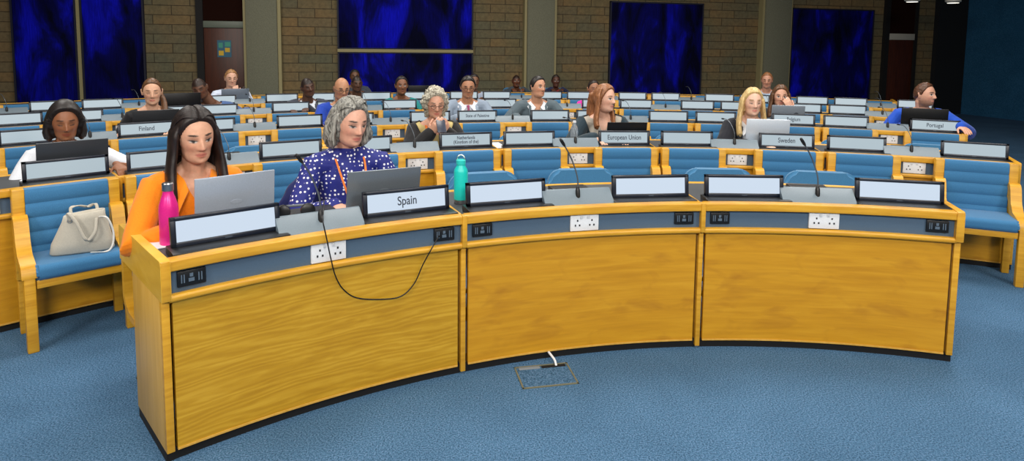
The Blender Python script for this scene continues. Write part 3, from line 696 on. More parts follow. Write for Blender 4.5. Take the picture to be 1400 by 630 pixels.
def person(label, px, row, dr, lean=.14, fem=True, skin=(214, 160, 128), hairc=((60, 40, 30), (30, 20, 15)), style='short', yaw=0, pitch=12, roll=0, turn=0,
           top=('blouse', (200, 100, 20)), neck='crew', sleeve=1.0, over=None, hands=None, vox=.006, hs=1.0, shoul=None, tie=None, collar=None, extras=None, group='seated delegates', eyes='down', side=0, nshift=0, topmat=None, R=None):
    Rr = R or (ROWR[row]+dr); P = ring(px[0], px[1], Rr); al = az(P)-turn
    a0 = az(P)
    hipR = Rr+lean
    base = pol(hipR, a0+side/Rr)
    OCC.setdefault(row, []).append((a0, hipR+.16))
    t = thing('person', label, 'person', (base.x, base.y, 0), -al, group)
    Lm = t.matrix_basis.inverted() if False else (Matrix.Translation(base) @ Matrix.Rotation(-al, 4, 'Z')).inverted()
    Hm = Matrix.Rotation(R_(yaw), 4, 'Z') @ Matrix.Rotation(R_(pitch), 4, 'X') @ Matrix.Rotation(R_(roll), 4, 'Y')
    top_w = Lm @ P
    C0 = top_w-(Hm @ Vector((0, 0, .124*hs)))
    MH = Matrix.Translation(C0) @ Hm; iMH = MH.inverted()
    N = C0+Vector((0, .045, -.165*hs))+ (Hm @ Vector((0, .02, 0)))*.5+Vector((nshift, 0, -abs(nshift)*.15))
    pz = max(.40, N.z-.50); Pv = Vector((0, 0, pz)); sw = shoul or (.165 if fem else .195)
    body_up = (N-Pv)
    def sp(k, back=.02): return Pv+body_up*k+Vector((0, back*math.sin(PI*k), 0))
    tor = [sp(0), sp(.16), sp(.36), sp(.58), sp(.78), sp(.90), sp(.97)]
    if fem: tr = [(.165, .125), (.165, .115), (.128, .095), (.148, .112), (.150, .098), (.115, .075), (.062, .056)]
    else: tr = [(.165, .125), (.165, .118), (.155, .112), (.178, .12), (.180, .105), (.135, .080), (.068, .062)]
    neckp = [sp(.86), N+Vector((0, 0, .0)), C0+Hm @ Vector((0, .028, -.07*hs)), C0+Hm @ Vector((0, .012, 0))]
    nr = [.055, .050 if fem else .060, .050 if fem else .060, .05]
    hands = hands or [dict(p=(-.10, -.40, .785)), dict(p=(.10, -.40, .785))]
    arms = []
    for s, hd in zip((-1, 1), hands):
        S = N+Vector((s*sw, .012, -.062)); W_ = Vector(hd['p'])
        if hd.get('world'): W_ = Lm @ W_
        E_, W2 = ik(S, W_, .285, .25, Vector(hd.get('pole', (s*.8, .35, -.75))))
        fd = Vector(hd.get('d', (-s*.25, -1, -.1))); nn = Vector(hd.get('n', (0, 0, -1)))
        arms.append((S, E_, W2, fd, nn, hd.get('curl', .35), s))
    def add_body(b, headin=True):
        loft(b, tor, tr, 24); loft(b, neckp, nr, 16)
        for S, E_, W2, fd, nn, cu, s in arms:
            loft(b, [N+Vector((s*.05, .012, -.05)), S, S.lerp(E_, .5), E_, E_.lerp(W2, .3), W2], [(.052, .045), (.052, .052), .044, .037, .038, (.026, .022)], 14)
            loft(b, [N+Vector((s*.02, .018, .012)), N+Vector((s*.085, .015, -.030)), N+Vector((s*(sw-.015), .012, -.052))], [(.045, .042), (.042, .042), (.045, .046)], 12, Vector((0, 1, 0)))
            hand(b, W2, fd, nn, cu, -s if nn.z < 0 or True else s)
        for s in (-1, 1):
            hp = Pv+Vector((s*.09, -.03, -.0)); kn = Vector((s*.12, -.42, max(.46, pz-.02))); an = Vector((s*.12, -.40, .09))
            loft(b, [hp, hp.lerp(kn, .5), kn, kn.lerp(an, .35), an], [.092, .078, .058, .055, .037], 14)
            loft(b, [an+Vector((0, .03, -.03)), an+Vector((0, -.05, -.045)), an+Vector((0, -.15, -.062))], [(.034, .035), (.042, .03), (.036, .02)], 12)
        eb = Hm
        for s in (-1, 1):
            c = MH @ (Vector((s*.077, .012, -.004))*hs)
            loft(b, [c+eb @ Vector((0, .004, -.024)), c, c+eb @ Vector((s*.004, .008, .022))], [(.006, .010), (.010, .014), (.009, .013)], 8, eb @ Vector((1, 0, 0)))
        grid_head(b, MH, fem, sc_=hs)
    b = BM(); add_body(b); me = remesh(b, vox, 2 if vox < .005 else 1)
    # skin tones
    ca = me.color_attributes.new('tone', 'FLOAT_COLOR', 'POINT'); base_c = Vector(lin(skin))*.88; hc = Vector(lin(hairc[1]))
    lipc = Vector((base_c.x*.80, base_c.y*.45, base_c.z*.50)); dark = Vector((.012, .010, .010)); red = Vector((min(1, base_c.x*1.08), base_c.y*.86, base_c.z*.84))
    data = [0.0]*(len(me.vertices)*4)
    for i, v in enumerate(me.vertices):
        q = (iMH @ v.co)/hs; c = base_c
        if q.z > -.13 and q.length < .17:
            if q.y < -.02:
                X = abs(q.x); Z = q.z
                c = c.lerp(red, .6*ga(X-.042, .018)*ga(Z+.028, .02)+.5*ga(q.x, .012)*ga(Z+.026, .01))
                m = smooth(1.25, .8, math.hypot(q.x/.023, (Z+.0605)/.0095)); c = c.lerp(lipc, m*(.9 if fem else .5))
                c = c.lerp(lipc*.45, ga(q.x, .02)*ga(Z+.0605, .0016)*.8)
                by = .030-.10*max(0, X-.034)**1.15*1.6
                m = smooth(1.2, .7, math.hypot((X-.031)/.019, (Z-by)/(.0046 if fem else .0060))); c = c.lerp(hc*.6, m*.95)
                if eyes == 'half':
                    m = smooth(1.25, .6, math.hypot((X-.031)/.018, (Z-.011)/.0085)); c = c.lerp(base_c*.66, m*.6)
                    m = smooth(1.15, .8, math.hypot((X-.031)/.0145, (Z-.002)/.0046)); c = c.lerp(Vector((.50, .46, .44)), m)
                    m = smooth(1.2, .8, math.hypot((X-.031)/.0062, (Z-.0022)/.0052)); c = c.lerp(dark, m)
                    m = smooth(1.2, .7, math.hypot((X-.032)/.0185, (Z-.0066-.06*(X-.031))/.0034)); c = c.lerp(dark, m*.95)
                    m = smooth(1.2, .7, math.hypot((X-.031)/.016, (Z+.0035)/.0018)); c = c.lerp(base_c*.45, m*.6)
                elif eyes == 'open':
                    m = smooth(1.15, .8, math.hypot((X-.031)/.0145, (Z-.004)/.0066)); c = c.lerp(Vector((.62, .60, .58)), m)
                    m = smooth(1.2, .8, math.hypot((X-.031)/.0066, (Z-.0045)/.0066)); c = c.lerp(dark, m)
                    m = smooth(1.2, .7, math.hypot((X-.031)/.0175, (Z-.0112)/.0032)); c = c.lerp(dark, m*.9)
                else:
                    m = smooth(1.2, .6, math.hypot((X-.031)/.0165, (Z-.0-.10*(X-.031))/.0042)); c = c.lerp(dark, m*.95)
                    m = smooth(1.3, .5, math.hypot((X-.031)/.017, (Z-.009)/.008)); c = c.lerp(base_c*.62, m*.6*(1-smooth(1.2, .6, math.hypot((X-.031)/.0165, Z/.0042))))
                m = smooth(1.2, .6, math.hypot((X-.0075)/.0045, (Z+.0375)/.0028)); c = c.lerp(base_c*.25, m*.8)
            if style in ('buzz', 'bald_sides'):
                zl = .050 if q.y < -.05 else (.02 if q.y < .02 else -.03)
                m = smooth(zl-.012, zl+.012, q.z) if style == 'buzz' else (smooth(-.04, -.02, q.z)*smooth(.06, .04, q.z)*smooth(-.01, .02, q.y))
                c = c.lerp(hc, m*.85)
            if extras and extras.get('beard') and q.y < .03 and q.z < -.03:
                m = smooth(-.035, -.065, q.z+.3*max(0, -q.y-.06))
                c = c.lerp(hc, .65*m*(1-smooth(1.3, .9, math.hypot(q.x/.022, (q.z+.0605)/.009))))
        data[4*i:4*i+4] = (c.x, c.y, c.z, 1)
    ca.data.foreach_set('color', data)
    body = obj('body', me, skin_mat('s'), t, 0)
    # ---- garments
    fn = N.y
    def garment(name, grow, mat, sleeve, predicate, vx, hem=0.0):
        b = BM(); loft(b, tor, tr, 24, grow=grow)
        if neck == 'high' and grow < .015: loft(b, neckp[:3], nr[:3], 16, grow=.008)
        for S, E_, W2, fd, nn, cu, s in arms:
            full = [N+Vector((s*.05, .012, -.05)), S, S.lerp(E_, .5), E_, E_.lerp(W2, .35), E_.lerp(W2, .95)]
            rr = [(.054, .046), (.054, .056), .049, .046, .044, .034]
            loft(b, [N+Vector((s*.02, .018, .012)), N+Vector((s*.085, .015, -.030)), N+Vector((s*(sw-.015), .012, -.052))], [(.045, .042), (.042, .042), (.045, .046)], 12, Vector((0, 1, 0)), grow=grow)
            if sleeve < .6: full = full[:3]; rr = rr[:3]
            elif sleeve < .95: full = full[:4]+[E_.lerp(W2, .45)]; rr = rr[:5]
            loft(b, full, rr, 14, grow=grow)
        m = remesh(b, vx, 3)
        nrm = [v.normal.copy() for v in m.vertices]
        for v, nn_ in zip(m.vertices, nrm):
            q = v.co; f = noise.noise(Vector((q.x*9, q.y*9, q.z*5+PN[0])))*.6+noise.noise(Vector((q.x*22, q.y*22, q.z*9+PN[0])))*.4
            v.co = q+nn_*f*.008
        bb = BM(); bb.from_mesh(m); bpy.data.meshes.remove(m)
        dele = [f for f in bb.faces if predicate(f.calc_center_median())]
        bmesh.ops.delete(bb, geom=dele, context='FACES')
        for it in range(12):          # even out the cut edge
            new = {}
            for v in bb.verts:
                if v.is_boundary:
                    nb = [e.other_vert(v).co for e in v.link_edges if e.is_boundary]
                    if len(nb) == 2: new[v] = v.co*.4+(nb[0]+nb[1])*.3
            for v, c_ in new.items(): v.co = c_
        return obj(name, bb, mat, t, 0)
    PN[0] += 3.7
    def neck_pred(kind, depth=.16, wid=.42):
        def f(c):
            v = c-N
            if kind == 'high': return v.z > .030
            if v.z > -.012+.0 and math.hypot(v.x, v.y) < .12: return True
            if v.z > -.035 and math.hypot(v.x, v.y*.9-.0) < .075: return True
            if kind == 'high': return v.z > .028
            if kind == 'v': return -.20 < v.y < -.0 and v.z > -depth+abs(v.x)/wid
            if kind == 'scoop': return v.y < .03 and math.hypot(v.x/.085, (v.z+.02)/.075) < 1
            return False
        return f
    mat = topmat or fabric('cloth_%s_%d_%d_%d' % ((top[0],)+tuple(top[1])), top[1], .06, 180, .15, .75)
    vd = .15 if neck == 'v' else .1
    gt = garment(top[0], .010, mat, sleeve, neck_pred(neck, vd, .45), max(.006, vox*1.4))
    if over:
        om = fabric('cloth_%s_%d_%d_%d' % ((over[0],)+tuple(over[1])), over[1], .06, 180, .15, .75)
        jk = garment(over[0], .021, om, 1.0, neck_pred('v', over[2] if len(over) > 2 else .30, over[3] if len(over) > 3 else .36), max(.007, vox*1.4))
        if len(over) > 4 and over[4]:
            for s in (-1, 1):
                b = BM(); dpt = over[2]; w_ = over[3]
                pts = [N+Vector((s*.085, .03, -.015)), N+Vector((s*(.085), -.085, -.05)), N+Vector((s*(dpt-.17)*w_*1.15+s*.03, -.135, -.155)), N+Vector((s*.018, -.145, -dpt+.02))]
                loft(b, spline(pts, 4), [(.020, .006)]*13, 8, Vector((1, 0, 0))); obj('lapel', b, om, t, 0)
    if collar:
        cm = fabric('collar_%d_%d_%d' % tuple(collar), collar, .03, 200, .1, .7)
        dp = {'v': .06}.get(neck, 0) if not over else 0
        for s in (-1, 1):
            inn = spline([N+Vector((0, .070, .020)), N+Vector((s*.055, .038, .016)), N+Vector((s*.070, -.018, .000)), N+Vector((s*.052, -.070, -.030)), N+Vector((s*(.026+dp*.3), -.100, -.062-dp*.2))], 4)
            out = spline([N+Vector((0, .098, -.022)), N+Vector((s*.088, .056, -.026)), N+Vector((s*.112, -.020, -.044)), N+Vector((s*.100, -.095, -.082)), N+Vector((s*(.075+dp*.3), -.132, -.122-dp*.6))], 4)
            b = BM(); A = []; n_ = len(inn)
            for p_, q_ in zip(inn, out):
                w3 = (q_-p_); nr3 = Vector((p_.x-N.x, p_.y-N.y, .05)).normalized()*.0035
                A.append([b.verts.new(v) for v in (p_-nr3, p_+nr3+Vector((0, 0, .004)), p_.lerp(q_, .5)+nr3*3, q_+nr3*2, q_, p_.lerp(q_, .5)+nr3)])
            for P_, Q_ in zip(A, A[1:]):
                for k in range(6): b.faces.new((P_[k], P_[(k+1) % 6], Q_[(k+1) % 6], Q_[k]))
            b.faces.new(A[0][::-1]); b.faces.new(A[-1]); obj('collar', b, cm, t, 40)
    if tie:
        b = BM(); yy = N.y-.11
        loft(b, [(N.x, N.y-.088, N.z-.045), (N.x, N.y-.10, N.z-.07), (N.x, N.y-.135, N.z-.15), (N.x, N.y-.15, N.z-.28), (N.x, N.y-.15, N.z-.36)], [(.018, .012), (.011, .008), (.022, .006), (.032, .006), (.034, .005)], 8)
        obj('tie', b, fabric('tie_%d' % tie[0], tie, .1), t, 0)
    b = BM(); loft(b, [sp(-.04), sp(.1), sp(.24)], [(.16, .12), (.17, .122), (.155, .115)], 20, grow=.012)
    for s in (-1, 1):
        hp = Pv+Vector((s*.09, -.03, 0)); kn = Vector((s*.12, -.42, max(.46, pz-.02))); an = Vector((s*.12, -.40, .12))
        loft(b, [hp, hp.lerp(kn, .5), kn, kn.lerp(an, .35), an], [.098, .085, .066, .064, .055], 12, grow=.008)
    obj('trousers', remesh(b, .014, 2), fabric('dark_trousers', (34, 36, 44), .08), t, 0)
    for s in (-1, 1):
        b = BM(); an = Vector((s*.12, -.40, .09)); loft(b, [an+Vector((0, .04, -.045)), an+Vector((0, -.05, -.05)), an+Vector((0, -.17, -.062))], [(.042, .042), (.050, .038), (.042, .026)], 12)
        obj('shoe', b, plain('shoe_leather', (24, 20, 18), .4), t, 60)
    # ---- hair
    if style not in ('buzz', 'bald', 'bald_sides'):
        hm = hair_mat(*hairc)
        T = dict(short=.013, neat=.013, afro=.014, back=.010, long=.016, curly=.036, bob=.026, wavy=.016)[style]
        def off(n, p):
            fy = -n.y
            if style in ('short', 'neat', 'afro'): pts = ((-1, -.60), (-.1, -.2), (.15, -.05), (.28, .22), (.5, .56), (.75, .70), (1, .74))
            elif style == 'back': pts = ((-1, -.62), (0, -.2), (.22, .10), (.45, .46), (.75, .70), (1, .76))
            elif style in ('curly', 'bob', 'wavy'): pts = ((-1, -.95), (.0, -.85), (.12, -.55), (.3, .02), (.5, .36), (.62, .60), (.8, .78), (1, .86))
            else: pts = ((-1, -.9), (0, -.7), (.12, -.35), (.3, .02), (.5, .36), (.6, .58), (.8, .80), (1, .90))
            zl = pts[-1][1]
            for (a, za), (b_, zb2) in zip(pts, pts[1:]):
                if a <= fy <= b_: zl = za+(zb2-za)*(fy-a)/(b_-a); break
            m = smooth(-.05, .16, n.z-zl) if style not in ('short', 'neat', 'afro', 'back') else smooth(-.10, .26, n.z-zl); tt = T
            if style == 'curly': tt = T*(.75+.5*noise.noise(n*5)+.35*noise.noise(n*11))
            if style == 'wavy': tt = T*(.9+.30*noise.noise(Vector((n.x*4, n.y*4, n.z*8))))
            if style in ('bob', 'wavy', 'curly') and n.z < .2: tt *= 1.25
            if style == 'long': tt *= 1-.35*ga(n.x, .12)*(1 if n.z > .4 else 0)
            if style == 'short': tt *= .85+.4*noise.noise(n*6)
            return -.014+m*(.014+tt)
        b = BM(); grid_head(b, MH, fem, off, 64, 56, hs)
        rb = random.Random(int(px[0]))
        if style == 'long':
            Ln = (extras or {}).get('len', .30)
            for s in (-1, 1):
                fr = (extras or {}).get('front', (1, 1))[0 if s < 0 else 1]
                pts = [(s*.055, .01, .075), (s*.082, .012, .02), (s*.092, .005, -.06), (s*.102, -.02*fr, -.15), (s*.104, -.055*fr, -.15-Ln*.35), (s*.098, -.075*fr, -.12-Ln*.75)]
                pts = [MH @ (Vector(p)*hs) for p in pts]
                # the lengths hang straight down whatever the head's tilt
                for i in range(3, 6):
                    q = pts[2].copy(); q.z -= [.085, .085+Ln*.35, .06+Ln*.78][i-3]; q.y += [-.01, -.03, -.05][i-3]*fr; q.x += s*[.012, .016, .010][i-3]; pts[i] = q
                loft(b, spline(pts, 4), [(.016, .05)]*4+[(.020, .058)]*8+[(.022, .055)]*4+[(.022, .05)]*4+[(.012, .03)], 12, Vector((s, 0, 0)))
            q0 = MH @ (Vector((0, .085, .03))*hs)
            loft(b, [q0, q0+Vector((0, .03, -.10)), q0+Vector((0, .04, -.20)), q0+Vector((0, .05, -.15-Ln*.45))], [(.075, .025), (.085, .028), (.085, .025), (.06, .015)], 14)
        if style in ('bob', 'wavy'):
            for s in (-1, 1):
                pts = [MH @ (Vector(p)*hs) for p in ((s*.070, .03, .05), (s*.090, .03, -.01), (s*.095, .025, -.07), (s*.084, .018, -.115 if style == 'bob' else -.125))]
                loft(b, spline(pts, 4), [(.020, .050)]*8+[(.024, .050)]*4+[(.016, .036)], 12, Hm @ Vector((s, 0, 0)))
        if style == 'back' and (extras or {}).get('tail'):
            s = extras['tail']; pts = [MH @ (Vector((s*.03, .105, .02))*hs), MH @ (Vector((s*.085, .06, -.08))*hs)]; q = pts[1]
            pts += [q+Vector((s*.005, -.05, -.08)), q+Vector((-s*.01, -.11, -.17)), q+Vector((-s*.015, -.125, -.25))]
            loft(b, spline(pts, 4), [(.025, .025)]*6+[(.027, .022)]*6+[(.02, .016)]*4+[(.008, .006)], 10)
        if style in ('long', 'wavy') and vox < .005:      # combed locks for the two nearest heads
            long_ = style == 'long'; Ln = (extras or {}).get('len', .30); part = 0 if long_ else -.28
            b2 = b
            for k in range(46 if long_ else 44):
                s = 1 if k % 2 else -1; y0 = -.60+1.42*((k//2)+rb.uniform(-.3, .3))/(23 if long_ else 22); ph = rb.uniform(-.5, .5)+y0*2; tm0 = rb.uniform(1.40, 1.6); L0 = Ln*rb.uniform(.88, 1.0) if long_ else rb.uniform(.085, .135)
                lift = rb.uniform(0, .003 if long_ else .008); amp = 0 if long_ else rb.uniform(.006, .012)
                for m_ in range(13):
                    yy = y0+rb.gauss(0, .035); pts = []; tmax = tm0+rb.uniform(-.04, .04); st = rb.uniform(-.012, .012)
                    a0_ = math.asin(max(-.9, min(.9, part)))
                    for i in range(10):
                        u = i/9; ang = a0_+s*.03+(s*tmax-a0_)*u; c2 = math.cos(ang); s2 = math.sin(ang); f_ = smooth(0, .85, u)
                        yk = yy*(1-f_)+(yy*.42+.30)*f_; w2 = math.sqrt(max(.04, 1-yk*yk))
                        n_ = Vector((s2*w2, yk, c2*w2)).normalized()
                        p = head_pt(n_, fem)+n_*(max(.002, off(n_, None))+.002+lift*u+rb.uniform(0, .002)+amp*.9*u*math.sin(u*9+ph))
                        pts.append(MH @ (p*hs))
                    q = pts[-1]; fw = (-.055 if y0 < .2 else .02) if long_ else (-.012 if y0 < .2 else .0)
                    for i in range(1, 9):
                        u = i/8
                        if long_: pts.append(q+Vector((s*(.020*u-.014*max(0, u-.6))+.004*math.sin(u*3+ph)+st*u, fw*u*1.1+.003*math.sin(u*5+ph), -(L0+st)*u)))
                        else: pts.append(q+Hm @ Vector((s*(.020*math.sin(u*2.4)-.016*u*u)+amp*math.sin(u*8+ph+3)*1.1+st*u, fw*u+amp*math.cos(u*8+ph), -(L0+st)*u)))
                    w_ = rb.uniform(.0024, .0042); tube(b, pts, [w_*.6]+[w_]*(len(pts)-3)+[w_*.8, w_*.3], 5)
            obj('hair', b, hm, t, 0)
        elif style == 'curly':
            for k in range(260):
                n_ = Vector((rb.gauss(0, 1), rb.gauss(0, 1), rb.gauss(.2, 1))).normalized()
                o_ = off(n_, None)
                if o_ < .012: continue
                p = head_pt(n_, fem)+n_*(o_-.004); tv = n_.cross(Vector((rb.gauss(0, 1), rb.gauss(0, 1), rb.gauss(0, 1)))).normalized()*.016
                bq = n_.cross(tv); pts = [MH @ ((p+tv*math.cos(u)*(1-.05*u)+bq*math.sin(u)*(1-.05*u)+n_*.003*math.sin(2*u))*hs) for u in [i*.7 for i in range(9)]]
                tube(b, pts, [.003]+[.0048]*7+[.002], 5)
            obj('hair', b, hm, t, 0)
        else:
            obj('hair', remesh(b, max(.004, vox*.8), 2), hm, t, 0)
    ex = extras or {}
    if ex.get('glasses'):
        b = BM()
        for s in (-1, 1):
            tube(b, [MH @ (Vector((s*.032+.021*math.cos(q), -.103, .004+.016*math.sin(q)))*hs) for q in [2*PI*i/16 for i in range(17)]], .0018, 6)
            tube(b, [MH @ (Vector(p)*hs) for p in ((s*.053, -.100, .008), (s*.076, -.06, .008), (s*.082, .015, .006))], .0018, 6)
        tube(b, [MH @ (Vector(p)*hs) for p in ((-.012, -.104, .008), (0, -.108, .011), (.012, -.104, .008))], .0018, 6)
        obj('glasses', b, BLACK, t)
    if ex.get('lanyard'):
        for s in (-1, 1):
            b = BM(); pts = spline([N+Vector((0, .085, .0)), N+Vector((s*.066, .04, .005)), N+Vector((s*.072, -.05, -.035)), N+Vector((s*.055, -.135, -.14)), N+Vector((s*.02, -.165, -.27))], 5)
            loft(b, pts, [(ex.get('lw', .010), .003)]*len(pts), 8); obj('lanyard', b, fabric('lanyard_%d' % ex['lanyard'][0], ex['lanyard'], .2, 90), t, 0)
    if ex.get('scarf'):
        b = BM(); pts = [N+Vector((math.sin(q)*.082, -math.cos(q)*.080-.01, -.012-.018*math.cos(q))) for q in [2*PI*i/20 for i in range(21)]]
        tube(b, pts, .022, 10); loft(b, [N+Vector((0, -.09, -.03)), N+Vector((.0, -.13, -.12)), N+Vector((.0, -.15, -.24))], [(.03, .02), (.045, .015), (.05, .012)], 10)
        obj('scarf', b, fabric('scarf_%d' % ex['scarf'][0], ex['scarf'], .12), t, 0)
    if ex.get('earrings'):
        for s in (-1, 1):
            b = BM(); c = MH @ (Vector((s*.083, .01, -.045))*hs); tube(b, [c, c-Vector((0, 0, .035))], [.002, .005], 8); obj('earring', b, plain('earring_gold', (200, 150, 60), .3, metal=1), t)
    return t, MH, N, Lm
BLK = ((40, 33, 31), (15, 12, 12)); BRN = ((112, 76, 48), (64, 42, 26)); BLO = ((226, 196, 136), (168, 134, 84)); GRY = ((196, 194, 186), (92, 92, 88)); RED = ((160, 106, 66), (100, 58, 34)); DKB = ((50, 36, 30), (24, 18, 15))
def hw(x, row, ro, z=.79, **k):
    q = ring(x, 200, ROWR[row]+ro); return dict(p=Vector((q.x, q.y, z)), world=True, **k)
P_or = person('woman with long dark hair in an orange blouse typing at the front desk', (266, 149), 1, .50, fem=True, skin=(226, 172, 142), hairc=((40, 28, 25), (16, 11, 10)), style='long', yaw=4, pitch=12, roll=-3,
       top=('blouse', (240, 132, 14)), neck='v', collar=(242, 138, 18), hands=[hw(266, 1, .345, .80, d=(.6, -1, -.1), pole=(-.77, .42, -.12)), hw(318, 1, .36, .80, pole=(.9, .2, -.6))], vox=.0038, extras={'len': .27}, hs=1.02, eyes='half')
P_gr = person('woman with wavy grey hair in a blue polka dot top at the front desk', (484, 135), 1, .52, fem=True, skin=(226, 172, 148), hairc=((160, 158, 150), (50, 48, 46)), style='wavy', yaw=14, pitch=13, roll=2,
       top=('top', (22, 34, 128)), neck='high', topmat=polka(), hands=[hw(459, 1, .34, .80, d=(.3, -1, -.1)), dict(p=(.10, -.24, .82), d=(-.6, -1, -.1))], vox=.0038, extras={'lanyard': (226, 120, 50), 'lw': .0055}, eyes='half', hs=1.02, shoul=.175)
person('woman with a dark bob in a white top behind a dark laptop', (88, 140), 2, .46, skin=(152, 98, 66), hairc=BLK, style='bob', yaw=-4, pitch=12, top=('top', (222, 226, 234)), neck='scoop', sleeve=.8,
       hands=[hw(62, 2, .34, .80), hw(160, 2, .28, .80, d=(.1, -1, -.2), pole=(.9, .2, -.5))], vox=.005)
person('woman with tied-back hair in a black top behind the Finland display', (207, 107), 3, .44, skin=(228, 178, 148), hairc=BRN, style='back', yaw=-6, pitch=8, top=('top', (22, 22, 26)), neck='v', sleeve=.8,
       hands=[hw(172, 3, .36, .79, d=(-.4, -.8, -.1), pole=(-.4, .5, -.8)), dict(p=(.10, -.36, .80))], vox=.005, extras={'tail': 1})
person('man in a slate blue jacket leaning over with his face turned down', (268, 107), 4, .42, fem=False, skin=(112, 74, 54), hairc=BLK, style='buzz', yaw=-16, pitch=18, roll=-14, top=('shirt', (190, 200, 214)), over=('jacket', (66, 92, 140), .28, .36), side=.26, nshift=.11,
       hands=[dict(p=(-.25, -.40, .85)), dict(p=(.22, -.36, .80))], vox=.006)
person('fair-haired man in a pale shirt resting his chin on his hand', (316, 95), 5, .62, fem=False, skin=(224, 176, 150), hairc=((176, 130, 84), (120, 84, 50)), style='short', yaw=4, pitch=8, top=('shirt', (206, 216, 236)), neck='crew', collar=(196, 208, 234),
       hands=[dict(p=(-.16, -.34, .80)), dict(p=(.045, -.285, .875), d=(-.1, .12, .95), n=(0, 1, .1), curl=.9, pole=(.7, -.3, -.8))], vox=.0055)
person('man in a dark grey suit tilting his head beside the left stone column', (418, 106), 4, .42, fem=False, skin=(92, 62, 48), hairc=BLK, style='buzz', yaw=12, pitch=4, roll=-12, top=('shirt', (214, 222, 236)), over=('suit_jacket', (62, 66, 78), .30, .30, True), collar=(220, 226, 236), hands=[dict(p=(-.2, -.36, .80)), dict(p=(-.02, -.34, .82))], vox=.006)
person('balding man in a bright blue suit and glasses behind the grey-haired woman', (468, 106), 3, .55, fem=False, skin=(196, 142, 108), hairc=DKB, style='bald_sides', yaw=8, pitch=14, top=('shirt', (214, 222, 236)), over=('suit_jacket', (30, 66, 168), .28, .34, True), extras={'glasses': 1}, vox=.006)
person('man in a dark jacket and pale blue shirt seated in front of another man', (488, 103), 5, .45, fem=False, skin=(92, 62, 46), hairc=BLK, style='buzz', yaw=6, pitch=4, top=('shirt', (176, 200, 230)), over=('jacket', (52, 58, 70), .28, .42), vox=.006)
person('dark-haired man mostly hidden behind another man by the blue hanging', (485, 95), 6, .85, fem=False, skin=(110, 74, 52), hairc=BLK, style='afro', yaw=0, pitch=0, top=('shirt', (60, 66, 78)), vox=.007)
person('woman in a teal green top in front of the wide blue hanging', (549, 104), 4, .45, fem=True, skin=(134, 88, 62), hairc=BLK, style='neat', yaw=2, pitch=0, eyes='open', top=('top', (24, 128, 128)), neck='scoop', vox=.006)
P_cu = person('woman with curly grey hair and black cardigan looking at a phone', (596, 122), 2, .46, skin=(222, 168, 142), hairc=((206, 200, 182), (112, 104, 90)), style='curly', yaw=-2, pitch=12, top=('top', (196, 178, 120)), neck='scoop', over=('cardigan', (24, 23, 25), .34, .46),
       hands=[dict(p=(-.07, -.27, .875), d=(.35, -.45, .6), n=(.6, .5, .3), curl=.6), dict(p=(.07, -.27, .875), d=(-.35, -.45, .6), n=(-.6, .5, .3), curl=.6)], vox=.0048, extras={'lanyard': (226, 90, 160), 'glasses': 1})
person('man in a light grey suit and mauve tie behind the State of Palestine display', (640, 104), 3, .50, fem=False, skin=(190, 136, 104), hairc=BLK, style='neat', yaw=-4, pitch=12, top=('shirt', (224, 228, 238)), over=('suit_jacket', (136, 150, 168), .32, .36, True), collar=(226, 230, 240), tie=(150, 70, 104), extras={'glasses': 1}, hands=[dict(p=(-.14, -.36, .80)), dict(p=(.14, -.36, .80))], vox=.0055)
person('person with dark hair and pale grey shirt hidden behind the man in light grey suit', (648, 101), 5, .55, fem=False, skin=(120, 82, 58), hairc=BLK, style='afro', yaw=10, pitch=0, top=('shirt', (160, 172, 192)), vox=.007)
person('man in a dark grey jacket left of the middle stone column', (706, 102), 6, 1.35, fem=False, skin=(116, 72, 50), hairc=BLK, style='buzz', yaw=0, pitch=-1, eyes='open', top=('shirt', (70, 84, 100)), over=('jacket', (58, 68, 78), .22, .3), vox=.0065, group='delegates at the back')
person('dark-haired man in a grey-green suit looking to the right', (736, 104), 3, .50, fem=False, skin=(208, 154, 124), hairc=BLK, style='neat', yaw=28, pitch=0, eyes='open', top=('shirt', (216, 224, 230)), neck='v', over=('suit_jacket', (84, 98, 106), .30, .34, True), collar=(222, 228, 234), hands=[dict(p=(-.26, -.34, .80)), dict(p=(.20, -.36, .80))], vox=.0055)
person('person in a navy jacket with red scarf by the middle stone column', (760, 102), 6, 1.35, fem=True, skin=(96, 60, 46), hairc=DKB, style='neat', yaw=6, pitch=-1, eyes='open', top=('top', (150, 30, 40)), over=('jacket', (30, 38, 70), .24, .4), extras={'scarf': (160, 34, 44)}, vox=.0065, group='delegates at the back')
person('woman in a hot pink top mostly hidden behind the reddish-haired woman', (812, 109), 4, .45, fem=True, skin=(170, 118, 90), hairc=DKB, style='back', yaw=10, pitch=2, top=('top', (236, 50, 170)), neck='scoop', vox=.006)
person('woman with long reddish hair looking right behind the European Union display', (828, 115), 2, .46, skin=(232, 184, 160), hairc=RED, style='long', yaw=42, pitch=2, eyes='open', top=('top', (176, 168, 156)), neck='v', over=('cardigan', (34, 52, 62), .40, .42),
       hands=[hw(812, 2, .24, .82, d=(.5, -.8, -.1), pole=(-.9, .2, -.6)), dict(p=(.12, -.36, .80))], vox=.005, extras={'len': .16, 'front': (1.0, 1.5)})
person('woman with long blonde hair in a black blazer behind the Sweden display', (1030, 120), 2, .46, skin=(240, 194, 170), hairc=BLO, style='long', yaw=4, pitch=4, eyes='down', top=('blouse', (226, 228, 232)), neck='v', over=('blazer', (24, 27, 36), .34, .36, True), collar=(230, 232, 236), vox=.005, extras={'len': .22, 'front': (1.2, .2)})
person('light-haired man in a pale blue shirt in front of the right stone column', (1049, 99), 5, .60, fem=False, skin=(206, 150, 124), hairc=((156, 104, 64), (104, 66, 40)), style='short', yaw=-8, pitch=8, top=('shirt', (168, 188, 210)), collar=(190, 206, 224), vox=.0065)
